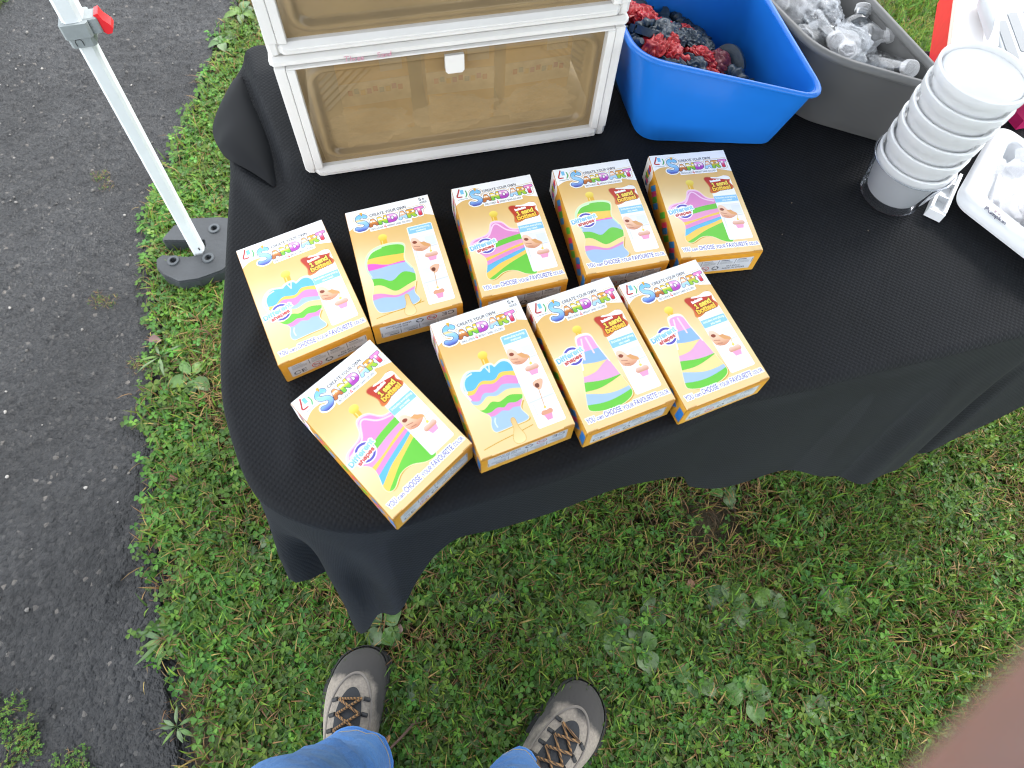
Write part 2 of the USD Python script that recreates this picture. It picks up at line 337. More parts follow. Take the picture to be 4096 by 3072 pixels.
def weed(name, label, cat, x, y, n, L, W, seed, group=None, lift=0.35, rz0=None):
    r = np.random.default_rng(seed); t = thing(name, label, cat, (x, y, 0.020), 0, group)
    L, W = L * 0.88, W * ((1.0 if x > 0.1 else 0.84) if W > 0.015 else 1)
    a0 = r.uniform(0, 6.28) if rz0 is None else rz0
    for k in range(n):
        m, c = leaf_mesh(L * r.uniform(0.7, 1.15), W * r.uniform(0.8, 1.2), r, lift=lift * r.uniform(0.6, 1.3))
        m.apply_transform(trimesh.transformations.rotation_matrix(a0 + k * 6.283 / n + r.normal(0, 0.2), [0, 0, 1])); m.apply_translation([0, 0, 0.004 * k / n])
        part(t, 'leaf', m, weed_mat, True, col=c * (np.array([0.95, 1.0, 0.85]) if x > 0.1 else 1.0))
PL = 'plantain weeds in the lawn'
for i, (x, y, n, L, W, lab) in enumerate([
    (-0.655, 0.545, 5, 0.060, 0.030, 'broad glossy plantain weed left of the cloth, beside the first box'),
    (-0.895, 1.555, 5, 0.055, 0.028, 'plantain weed by the path above the cloth corner'),
    (-0.875, 1.69, 6, 0.06, 0.03, 'leafy plantain weed beside the upper left drawer edge'),
    (-0.185, 0.118, 4, 0.055, 0.033, 'plantain weed just beyond the toe of the left shoe'),
    (-0.10, 0.032, 4, 0.052, 0.030, 'plantain weed with two wide leaves right of the left shoe'),
    (-0.020, 0.168, 5, 0.055, 0.022, 'plantain weed with upright narrow leaves below the hem middle'),
    (0.205, 0.150, 6, 0.060, 0.036, 'big plantain rosette beyond the right shoe toe'),
    (0.262, 0.118, 5, 0.055, 0.034, 'plantain rosette close right of the big rosette'),
    (0.290, 0.175, 4, 0.045, 0.028, 'small plantain weed in the brown patch under the hem'),
    (0.428, 0.190, 6, 0.058, 0.036, 'pale plantain rosette in the middle of the right lawn'),
    (0.500, 0.195, 5, 0.050, 0.034, 'silvery plantain weed with folded leaves on the right lawn'),
    (0.545, 0.150, 4, 0.048, 0.030, 'plantain weed with twisted leaves on the right lawn'),
    (0.625, 0.222, 5, 0.046, 0.030, 'small plantain clump below the right drape'),
    (0.445, 0.060, 5, 0.050, 0.028, 'flat plantain weed near the lower right'),
    (0.355, 0.075, 4, 0.046, 0.026, 'plantain weed right of the right shoe'),
    (0.560, 0.045, 4, 0.044, 0.024, 'small plantain weed toward the finger corner'),
    (0.745, 0.295, 4, 0.040, 0.026, 'small plantain weed at the far right of the lawn'),
    (0.44, 0.395, 4, 0.045, 0.028, 'plantain weed peeping from under the front hem'),
    (-0.43, 0.225, 3, 0.038, 0.02, 'lone pale plantain weed left of the hanging cloth corner'),
    (-0.585, 0.40, 4, 0.035, 0.02, 'small plantain weed at the asphalt edge by the cloth side'),
    (0.68, 0.10, 4, 0.04, 0.024, 'blurred plantain weed beside the finger'),
    (0.11, 0.115, 4, 0.042, 0.026, 'plantain weed between the two shoes, level with the toes')]):
    weed('plantain_weed', lab, 'weed', x, y, n, L, W, 500 + i, PL)
weed('narrow_leaved_weed', 'star-shaped weed with long narrow leaves at the asphalt edge', 'weed', -0.550, 0.075, 13, 0.062, 0.0085, 801, lift=0.22)
weed('narrow_leaved_weed', 'small grassy weed at the path edge under the foot weight', 'weed', -0.735, 0.585, 8, 0.055, 0.006, 802, lift=0.4)
weed('narrow_leaved_weed', 'thin sprig of grass at the bottom edge of the path', 'weed', -0.49, -0.045, 7, 0.036, 0.006, 803, lift=0.3)
brown = mat('dead_leaf', (0.12, 0.06, 0.035), 0.6, attr=True)
for i, (x, y, L, c, lab) in enumerate([(-0.775, 0.62, 0.03, (0.10, 0.055, 0.05), 'dull brown dead leaf in the bare soil by the path'), (-0.635, 0.335, 0.026, (0.16, 0.07, 0.04), 'reddish dead leaf on the asphalt edge'),
                                 (0.36, 0.235, 0.024, (0.20, 0.10, 0.06), 'tan dead leaf on the grass under the front hem'), (-0.155, 0.105, 0.02, (0.3, 0.2, 0.17), 'curled pinkish dead leaf near the drooping cloth tip')]):
    r = np.random.default_rng(900 + i); m, _ = leaf_mesh(L, L * 0.6, r, lift=0.2); m.apply_transform(trimesh.transformations.rotation_matrix(r.uniform(0, 6), [0, 0, 1])); m.apply_translation([x, y, 0.026])
    p = part(None, 'dead_leaf', m, brown, True, col=np.tile(c, (len(m.vertices), 1))); tag(p, lab, 'leaf')

# ------------------------------------------------------------------ pop-up canopy (its corner leg stands left of the table)
white_metal = mat('white_metal', (0.62, 0.66, 0.67), 0.35, vary=0.05, vscale=8, bump=(60, 0.0003))
grey_plastic = mat('grey_plastic', (0.22, 0.245, 0.25), 0.5, vary=0.06, vscale=60, bump=(300, 0.0003))
red_plastic = mat('red_plastic', (0.62, 0.022, 0.03), 0.35, vary=0.05, bump=(200, 0.0002))
canopy_fabric = usdkit.material(stage, '/World/Looks/canopy_fabric', {
    'd': ('principled_bsdf', {'base_color': (0.20, 0.26, 0.36), 'roughness': 0.8}), 't': ('translucent_bsdf', {'color': (0.22, 0.25, 0.29)}), 'm': ('mix_closure', {'fac': 0.5})},
    [('d.BSDF', 'm.closure1'), ('t.BSDF', 'm.closure2')], surface='m.closure')
LEG = np.array([-0.722, 0.836])
cu, cw = np.array([0.940, 0.342]), np.array([-0.342, 0.940])      # canopy axes, along and across the table
can = thing('pop_up_canopy', 'pop-up canopy whose white square leg with a red latch stands left of the table', 'canopy', (0, 0, 0))
LEAN = np.array([0.025, 0.017])                                  # the frame leans a little
def oct_tube(w, z0, z1, xy, ch=0.18, ang=20.0):
    s = w / 2; c = s * (1 - 2 * ch)
    o = np.array([(-s, -c), (-c, -s), (c, -s), (s, -c), (s, c), (c, s), (-c, s), (-s, c)])
    a = math.radians(ang); o = o @ np.array([[math.cos(a), math.sin(a)], [-math.sin(a), math.cos(a)]]) + xy
    return loft([np.c_[o + LEAN * (z - 0.065), np.full(8, z)] for z in (z0, z1)])
SPAN_U, SPAN_W = 2.1, 2.35
corners = [LEG, LEG + cu * SPAN_U, LEG + cu * SPAN_U - cw * SPAN_W, LEG - cw * SPAN_W]
for i, c in enumerate(corners):
    lower = part(can, 'leg', oct_tube(0.025, 0.012, 0.70, c), white_metal)
    part(lower, 'outer_tube', oct_tube(0.031, 0.670, 2.02, c), white_metal)
    part(lower, 'foot_plate', poly_extrude(affinity.translate(affinity.rotate(sbox(-0.018, -0.018, 0.018, 0.018), 20), *c), 0.006, 0.006), white_metal)
    sl = part(lower, 'slider', cat_([oct_tube(0.041, 0.664, 0.690, c, 0.08), oct_tube(0.037, 0.646, 0.666, c, 0.12)]), grey_plastic)
    if i == 0:
        d = cu * 0.83 - cw * 0.56; d /= np.linalg.norm(d); e = np.array([-d[1], d[0]])
        hold = cbox(0.020, 0.026, 0.030, 0.002); hold.apply_transform(trimesh.transformations.rotation_matrix(math.atan2(cu[1], cu[0]), [0, 0, 1])); hold.apply_translation([*(c + LEAN * 0.61 + cu * 0.024), 0.677])
        part(lower, 'latch_housing', hold, grey_plastic)
        prof = Polygon([(0.0, 0.684), (0.006, 0.686), (0.009, 0.672), (0.018, 0.657), (0.019, 0.650), (0.014, 0.641), (0.007, 0.640), (0.0, 0.650)]).buffer(0.0015)
        lv = trimesh.creation.extrude_polygon(prof, 0.022, engine='earcut'); lv.vertices = (lv.vertices - [0, 0.663, 0.011]) * [0.8, 0.8, 0.9] + [0, 0.677, 0.011]; lv.apply_translation([0.0325, 0, -0.011])
        lv.vertices = np.stack([lv.vertices[:, 0], lv.vertices[:, 2], lv.vertices[:, 1]], 1); lv.invert()
        lv.apply_transform(trimesh.transformations.rotation_matrix(math.atan2(cu[1], cu[0]), [0, 0, 1])); lv.apply_translation([*(c + LEAN * 0.61), 0])
        part(lower, 'latch_lever', lv, red_plastic, 30, label='red release lever on the grey slider')
        arch = [(-0.005, 0), (-0.005, 0.009), (-0.003, 0.012), (0.003, 0.012), (0.005, 0.009), (0.005, 0)]
        q = -cw * 0.0188 + c + LEAN * 0.595
        am = tube([(*(q + cu * (a - 0.004) ), 0.650 + b) for a, b in arch], 0.0007, 6)
        part(lower, 'embossed_arch', am, mat('arch_mark', (0.05, 0.055, 0.06), 0.6))
        part(lower, 'pin_hole', cbox(0.003, 0.0012, 0.009, 0.0004, (*(c - cw * 0.0135 + cu * 0.006), 0.075)), mat('pin_hole', (0.02, 0.02, 0.02), 0.6))
    part(can, 'truss_bar', tube([(*(c + LEAN * 1.93), 2.0), (*(corners[(i + 1) % 4] + LEAN * 1.93), 2.0)], 0.012, 8), white_metal)
mid = sum(corners) / 4
corners = [c + LEAN * 1.95 for c in corners]
over = [c + (c - mid) / np.linalg.norm(c - mid) * 0.06 for c in corners]
rv, rf = [], []
for i in range(4):                                            # four roof panels with a slight sag, and hanging valances
    a, b = over[i], over[(i + 1) % 4]
    n = 12; V = []
    for s in range(n + 1):
        for t in range(n + 1):
            p = (1 - t / n) * a + t / n * b; p = p * (1 - s / n) + mid * s / n
            V.append((*p, 2.03 + 0.75 * s / n - 0.08 * math.sin(math.pi * s / n) * math.sin(math.pi * t / n)))
    part(can, 'roof_panel', trimesh.Trimesh(V, grid_faces(n + 1, n + 1), process=False), canopy_fabric, True)
    V = [(*((1 - t / 24) * a + t / 24 * b), 2.03 - h) for h in (0, 0.22) for t in range(25)]
    part(can, 'valance', trimesh.Trimesh(V, grid_faces(2, 25), process=False), canopy_fabric, True)

weight_mat = mat('weight_plastic', (0.017, 0.020, 0.023), 0.42, vary=0.22, vscale=25, bump=(90, 0.0008), spec=0.6)
foot = thing('foot_weight', 'dark grey slotted plastic weight clamped round the foot of the white canopy leg', 'weight', (0, 0, 0))
outl = Polygon([(-0.738, 0.812), (-0.795, 0.812), (-0.804, 0.800), (-0.796, 0.781), (-0.775, 0.763), (-0.738, 0.749), (-0.698, 0.760), (-0.655, 0.785), (-0.620, 0.830), (-0.625, 0.885), (-0.655, 0.925), (-0.700, 0.926), (-0.771, 0.916), (-0.797, 0.892), (-0.811, 0.852), (-0.762, 0.856), (-0.716, 0.862), (-0.708, 0.85), (-0.708, 0.822)]).buffer(-0.004).buffer(0.007).buffer(-0.003)
holes = [(-0.703, 0.893), (-0.692, 0.813), (-0.766, 0.799)]
top = outl
for h in holes: top = top.difference(Point(*h).buffer(0.0075, 12))
ring = lambda p, d: np.array(p.buffer(-d).exterior.coords)
body = cat_([poly_extrude(top, 0.004, 0.055), poly_extrude(outl.buffer(0.003), 0.044, 0.008)])
mm = []
for d, z in ((0.0, 0.0505), ):
    mm.append(poly_extrude(top.buffer(0.0018), 0.0045, 0.0505))
part(foot, 'body', cat_([body] + mm), weight_mat)
for h in holes:
    g = trimesh.creation.annulus(0.0075, 0.0125, 0.008, sections=28); g.apply_translation([*h, 0.0585])
    part(foot, 'grommet', g, mat(f'grommet_{h[0]:.3f}'.replace('-', 'm').replace('.', '_'), (0.05, 0.057, 0.063), 0.35), 40)

# ------------------------------------------------------------------ table and black cloth
tbl = thing('folding_table', 'folding table hidden under the black cloth', 'table', (0, 0, 0))
TOP = Polygon([(-0.39, 0.75), (-0.38, 0.62), (-0.31, 0.36), (-0.268, 0.225), (-0.215, 0.16), (-0.13, 0.145), (-0.085, 0.152), (0.23, 0.29), (0.58, 0.405), (1.08, 0.57), (1.04, 0.90), (0.56, 0.855)])
pl = mat('table_plastic', (0.5, 0.5, 0.48), 0.5)
part(tbl, 'tabletop', poly_extrude(TOP, 0.04, 0.682), pl)
for x, y in ((-0.27, 0.40), (-0.31, 0.66), (0.9, 0.60), (0.9, 0.82)):
    part(tbl, 'leg', tube([(x, y, 0.0), (x, y, 0.682)], 0.013, 10), mat('table_leg', (0.25, 0.25, 0.26), 0.4) if (x, y) == (-0.27, 0.40) else '/World/Looks/table_leg')
# perimeter of the cloth's top: x, y, height of the hem below, flare at the hem
PER = np.array([
    (-0.385, 0.765, 0.56, .010), (-0.408, 0.705, 0.55, .012), (-0.400, 0.640, 0.52, .016), (-0.372, 0.560, 0.47, .014), (-0.355, 0.495, 0.44, .014), (-0.324, 0.370, 0.43, .014), (-0.302, 0.285, 0.42, .018), (-0.285, 0.240, 0.45, .016), (-0.266, 0.206, 0.455, .018),
    (-0.246, 0.176, 0.435, .022), (-0.226, 0.156, 0.385, .026), (-0.200, 0.143, 0.325, .030), (-0.178, 0.137, 0.236, .046), (-0.150, 0.133, 0.345, .036), (-0.118, 0.134, 0.455, .026), (-0.090, 0.141, 0.555, .016), (-0.062, 0.152, 0.63, .010), (-0.040, 0.160, 0.650, .008),
    (0.000, 0.175, 0.642, .010), (0.060, 0.197, 0.640, .010), (0.120, 0.226, 0.630, .010), (0.175, 0.253, 0.602, .010), (0.212, 0.272, 0.565, .012), (0.236, 0.284, 0.50, .018), (0.275, 0.297, 0.462, .022), (0.335, 0.315, 0.44, .018), (0.40, 0.337, 0.42, .022), (0.48, 0.362, 0.36, .026), (0.56, 0.389, 0.30, .030),
    (0.64, 0.415, 0.30, .022), (0.70, 0.435, 0.37, .016), (0.80, 0.468, 0.50, .014), (0.95, 0.518, 0.52, .02), (1.09, 0.565, 0.40, .03), (1.12, 0.62, 0.42, .03), (1.10, 0.78, 0.46, .02), (1.07, 0.905, 0.42, .03), (1.02, 0.925, 0.44, .02), (0.80, 0.900, 0.5, .012), (0.56, 0.872, 0.5, .012), (0.2, 0.832, 0.5, .012), (-0.2, 0.790, 0.5, .012), (-0.34, 0.772, 0.55, .012)])
NP = 620
per = np.vstack([PER, PER[:1]])
dd = np.r_[0, np.cumsum(np.linalg.norm(np.diff(per[:, :2], axis=0), axis=1))]
ss = np.linspace(0, dd[-1], NP, endpoint=False)
from scipy.interpolate import PchipInterpolator
pxy = CubicSpline(dd, per[:, :2], bc_type='periodic')(ss)
hem, flare = (PchipInterpolator(dd, per[:, k])(ss) for k in (2, 3))
tan = np.roll(pxy, -1, 0) - np.roll(pxy, 1, 0); tan /= np.linalg.norm(tan, axis=1, keepdims=True)
nor = np.stack([tan[:, 1], -tan[:, 0]], 1)
k_ = np.ones(25) / 25
nor = np.stack([np.convolve(np.r_[nor[-12:, i], nor[:, i], nor[:12, i]], k_, 'valid') for i in (0, 1)], 1); nor /= np.linalg.norm(nor, axis=1, keepdims=True)
cen = np.array([0.30, 0.52])
rows, flat = [], []
def seg_d(x, y, a, b):
    p = np.stack([x, y], -1); a, b = np.array(a), np.array(b); t = np.clip(((p - a) @ (b - a)) / ((b - a) @ (b - a)), 0, 1)
    q = a + t[..., None] * (b - a); return np.linalg.norm(p - q, axis=-1), (p - q) @ np.array([(b - a)[1], -(b - a)[0]]) / np.linalg.norm(b - a)
def top_z(x, y):
    d, s = seg_d(x, y, (-0.395, 0.735), (-0.292, 0.548))
    z = 0.019 * np.exp(-(np.clip(s, 0, None) / 0.006) ** 2 - (np.clip(-s, 0, None) / 0.040) ** 2) * np.exp(-(np.clip(d - np.abs(s), 0, None) / 0.03) ** 2)
    d, s = seg_d(x, y, (-0.372, 0.560), (-0.285, 0.470))
    z += 0.011 * np.exp(-(np.clip(s, 0, None) / 0.006) ** 2 - (np.clip(-s, 0, None) / 0.025) ** 2) * np.exp(-(np.clip(d - np.abs(s), 0, None) / 0.02) ** 2)
    d, s = seg_d(x, y, (-0.262, 0.50), (-0.275, 0.30)); z += 0.0035 * np.exp(-(d / 0.016) ** 2)
    d, s = seg_d(x, y, (-0.20, 0.19), (-0.24, 0.33)); z += 0.002 * np.exp(-(d / 0.012) ** 2)
    p = np.stack([x, y, 0 * x], -1)
    return z + 0.0010 * (meshkit.fbm(p * 7, 3, 40) - 0.5) + 0.0006 * (meshkit.noise(p * 22, 41) - 0.5)
for t in np.r_[np.linspace(0.0, 0.9, 60), np.linspace(0.91, 0.992, 12)]:
    q = cen + (pxy - nor * 0.010 - cen) * t
    rows.append(np.c_[q, TABLE + top_z(q[:, 0], q[:, 1])]); flat.append(q)
inner = pxy - nor * 0.010
for a in np.linspace(0, math.pi / 2, 7):                       # rolled edge
    q = inner + nor * 0.010 * math.sin(a)
    rows.append(np.c_[q, TABLE + top_z(q[:, 0], q[:, 1]) * (1 - a / 1.57) - 0.010 * (1 - math.cos(a))]); flat.append(pxy + nor * (0.012 * a / 1.57 - 0.010))
dep = TABLE - 0.010 - hem
fold = (np.sin(ss * 17 + 1.5 * np.sin(ss * 7) + 0.6) * 0.5 + 0.5) * 0.8 + 0.2 * np.sin(ss * 41 + 1.0)
near_corner = np.exp(-((ss - dd[11]) / 0.10) ** 2)
for t in np.linspace(0.04, 1, 34):
    drop = dep * t
    out = flare * t ** 1.3 + 0.022 * fold * np.clip((drop - 0.03) / 0.35, 0, 1) * (1 + 0.6 * near_corner)
    big = 0.011 * np.sin((ss - dd[9]) * 95) * near_corner * np.clip((drop - 0.06) / 0.15, 0, 1) + (0.016 * np.exp(-((ss - dd[28]) / 0.03) ** 2) - 0.016 * np.exp(-((ss - dd[29] - 0.01) / 0.014) ** 2) + 0.008 * np.exp(-((ss - dd[31]) / 0.03) ** 2)) * np.clip((drop - 0.05) / 0.2, 0, 1)
    crease = big - 0.030 * np.exp(-((ss - dd[10] - 0.008) / 0.010) ** 2) * np.clip((drop - 0.10) / 0.15, 0, 1)
    q = pxy + nor * (out + crease)[:, None]
    rows.append(np.c_[q, TABLE - 0.010 - drop]); flat.append(pxy + nor * (0.002 + drop)[:, None])
V = np.vstack(rows); FL = np.vstack(flat)
uv = np.stack([FL @ np.array([0.940, 0.342]), FL @ np.array([-0.342, 0.940])], 1)
cloth_mat = usdkit.material(stage, '/World/Looks/black_cloth', {
    'at': ('attribute', {'attribute': 'col'}), 'sc': ('vector_math', {'math_type': 'scale', 'scale': 2 * math.pi / 0.0062}), 'se': ('separate_xyz', {}), 'sx': ('math', {'math_type': 'sine'}), 'sy': ('math', {'math_type': 'sine'}),
    'mu': ('math', {'math_type': 'multiply'}), 'ab': ('math', {'math_type': 'maximum', 'value2': -0.25}), 'b': ('bump', {'distance': 0.00032, 'strength': 0.8}), 'n': ('noise_texture', {'scale': 700.0, 'detail': 3.0}), 'b2': ('bump', {'distance': 0.0005, 'strength': 0.6}),
    'n2': ('noise_texture', {'scale': 9.0, 'detail': 4.0}), 'ramp': ('rgb_ramp', {'ramp': [(0.3, (0.0042, 0.0049, 0.0062)), (0.7, (0.0064, 0.0075, 0.0098))]}), 'dk': ('map_range', {'from_min': -1.0, 'from_max': 1.0, 'to_min': 0.84, 'to_max': 1.07}), 'col': ('vector_math', {'math_type': 'scale'}),
    'p': ('principled_bsdf', {'roughness': 0.72, 'specular_ior_level': 0.22, 'sheen_weight': 0.022, 'sheen_roughness': 0.5, 'sheen_tint': (0.8, 0.9, 1.0)})},
    [('at.vector', 'sc.vector1'), ('sc.vector', 'se.vector'), ('se.x', 'sx.value1'), ('se.y', 'sy.value1'), ('sx.value', 'mu.value1'), ('sy.value', 'mu.value2'), ('mu.value', 'ab.value1'), ('ab.value', 'b.height'),
     ('at.vector', 'n.vector'), ('n.fac', 'b2.height'), ('b.normal', 'b2.normal'), ('b2.normal', 'p.normal'), ('at.vector', 'n2.vector'), ('n2.fac', 'ramp.fac'), ('mu.value', 'dk.value'), ('ramp.color', 'col.vector1'), ('dk.result', 'col.scale'), ('col.vector', 'p.base_color')], surface='p.BSDF')
cl = part(None, 'tablecloth', trimesh.Trimesh(V, grid_faces(len(rows), NP, True), process=False), cloth_mat, True, col=np.c_[uv, 0 * uv[:, :1]])
tag(cl, 'black waffle-weave cloth draped over the table with a drooping front corner', 'tablecloth')
FLAP = np.array([(-0.404, 0.700), (-0.405, 0.640), (-0.400, 0.598), (-0.385, 0.570), (-0.362, 0.545), (-0.335, 0.532), (-0.302, 0.516)])     # loose lower edge of the turned-back corner
HEAD = np.array([(-0.396, 0.706), (-0.386, 0.688), (-0.375, 0.668), (-0.358, 0.640), (-0.340, 0.610), (-0.322, 0.575), (-0.300, 0.520)])
lo_, hi_ = spline(FLAP, 60), spline(HEAD, 60)
Vf, uvf = [], []
for j, t in enumerate(np.linspace(0, 1, 16)):
    q = lo_ * (1 - t) + hi_ * t
    k = np.sin(np.linspace(0, np.pi, 60)) ** 0.6
    z = TABLE + top_z(q[:, 0], q[:, 1]) + 0.0015 + k * (0.016 * (1 - t) ** 0.8 * (0.55 + 0.45 * t * 2) + 0.010 * math.sin(math.pi * t))
    Vf.append(np.c_[q, z]); uvf.append(np.stack([q @ np.array([0.7, 0.7]), q @ np.array([-0.7, 0.7]), 0 * z], 1))
fm = trimesh.Trimesh(np.vstack(Vf), grid_faces(16, 60), process=False)
under = fm.copy(); under.vertices -= np.array([0, 0, 0.0012]); under.invert()
part(cl, 'folded_corner', cat_([fm, under]), cloth_mat, True, col=np.vstack([np.vstack(uvf)] * 2) * 0.02 + 0.0031, label='corner of the black cloth turned back on itself')
crumb = mat('crumb', (0.22, 0.18, 0.13), 0.7)
for x, y, w in ((0.337, 0.557, 'highest of three'), (0.426, 0.523, 'rightmost of three'), (0.318, 0.507, 'lowest of three')):
    c = trimesh.creation.icosphere(1, 0.0008); c.apply_translation([x, y, TABLE + 0.0018])
    tag(part(None, 'crumb', c, crumb), f'tiny pale crumb on the black cloth, {w}', 'crumb', 'crumbs on the cloth')

# ------------------------------------------------------------------ printed craft boxes
BW, BL, BH = 96.0, 150.0, 40.2                                  # millimetres
ink = usdkit.material(stage, '/World/Looks/printed_card', {
    'at': ('attribute', {'attribute': 'col'}), 'g': ('geometry', {}), 'n': ('noise_texture', {'scale': 16.0, 'detail': 3.0}), 'b': ('bump', {'distance': 0.004, 'strength': 0.6}), 'rg': ('map_range', {'from_min': 0.3, 'from_max': 0.7, 'to_min': 0.30, 'to_max': 0.44}), 'p': ('principled_bsdf', {'specular_ior_level': 0.42, 'coat_weight': 0.14, 'coat_roughness': 0.25})},
    [('at.color', 'p.base_color'), ('g.position', 'n.vector'), ('n.fac', 'b.height'), ('b.normal', 'p.normal'), ('b.normal', 'p.coat_normal'), ('n.fac', 'rg.value'), ('rg.result', 'p.roughness')], surface='p.BSDF')
gold_card = mat('gold_card', lin('cf9226'), 0.4, vary=0.08, vscale=40, coat=0.2)
card_edge = mat('card_edge', lin('b98a45'), 0.7)
_text = {}
def text_poly(t, bold=True):
    """Lettering outlines as a shapely shape, capitals 1 tall, from the origin."""
    if (t, bold) not in _text:
        m = meshkit.text_mesh(t, 1.0, 0.01, bold)
        f = m.faces[m.face_normals[:, 2] > 0.9]
        _text[t, bold] = unary_union([Polygon(m.vertices[k][:, :2]).buffer(0.002) for k in f])
    return _text[t, bold]
def word(t, x, y, h, w=None, rot=0.0, bold=True, at='l', slant=0.0):
    g = text_poly(t, bold); b = g.bounds
    sx = (w / (b[2] - b[0])) if w else h
    g = affinity.scale(affinity.translate(g, -b[0], 0), sx, h, origin=(0, 0))
    if slant: g = affinity.skew(g, slant, 0, origin=(0, 0))
    if rot: g = affinity.rotate(g, rot, origin=(0, 0))
    return affinity.translate(g, x, y)
def paint(layers, size, strips=True):
    """Layers (shape, colour or colour function), the last one on top, cut into one flat sheet without overlaps."""
    covered, V, F, C, n = Polygon(), [], [], [], 0
    sheet = sbox(0.35, 0.35, size[0] - 0.35, size[1] - 0.35)
    for shp, colr in layers[::-1]:
        shp = shp.intersection(sheet)
        piece = shp.difference(covered)
        covered = covered.union(shp)
        pieces = [piece]
        if callable(colr):
            pieces = [piece.intersection(sbox(-1, y, size[0] + 1, y + 6.0)) for y in np.arange(math.floor(piece.bounds[1] / 6) * 6, piece.bounds[3], 6.0)] if not piece.is_empty else []
        for pc in pieces:
            for g in getattr(pc, 'geoms', [pc]):
                if g.geom_type != 'Polygon' or g.area < 0.012: continue
                g = g.simplify(0.05)
                if g.is_empty or g.geom_type != 'Polygon': continue
                v, f = trimesh.creation.triangulate_polygon(g, engine='earcut')
                V.append(np.c_[v, 0 * v[:, 0]]); F.append(f + n); n += len(v)
                C.append(np.array([colr(*p) for p in v]) if callable(colr) else np.tile(colr, (len(v), 1)))
    V, F = np.vstack(V), np.vstack(F)
    nz = np.cross(V[F[:, 1]] - V[F[:, 0]], V[F[:, 2]] - V[F[:, 0]])[:, 2]
    F[nz < 0] = F[nz < 0][:, ::-1]
    return V, F, np.vstack(C)
def mixc(a, b, t): t = min(1, max(0, t)); return tuple(np.array(a) * (1 - t) + np.array(b) * t)
def vgrad(stops):
    ys_ = [s[0] for s in stops]; cs = np.array([s[1] for s in stops])
    return lambda x, y: tuple(np.interp(y, ys_, cs[:, i]) for i in range(3))
WHITE, PINK, GREEN, BLUE, YEL, SKYB, CREAM = (lin(h) for h in ('f6f6f6', 'dc8cc2', '6cc445', 'a3bfdc', 'ecc75c', '62b6da', 'efd694'))
HOTP = lin('e665c4'); PURPLE = lin('5a53b4'); LBLUE = lin('92c8ea')
def cut_bands(outline, curves, colours, stroke=None):
    """Wavy sand layers inside an outline, from the top down."""
    out, prev = [], [(-40, 200), (140, 200)]
    for k, colr in enumerate(colours):
        if k < len(curves):
            c = spline(curves[k], 40); c = np.vstack([[c[0, 0] - 60, c[0, 1]], c, [c[-1, 0] + 60, c[-1, 1]]])
        else: c = np.array([(-60.0, -40), (160, -40)])
        reg = Polygon(np.vstack([prev, c[::-1]])).buffer(0)
        out.append((outline.intersection(reg), colr))
        if stroke is not None and k < len(curves): out.append((outline.intersection(LineString(c).buffer(0.55)), stroke if colr != CREAM else YEL))
        prev = c
    return out
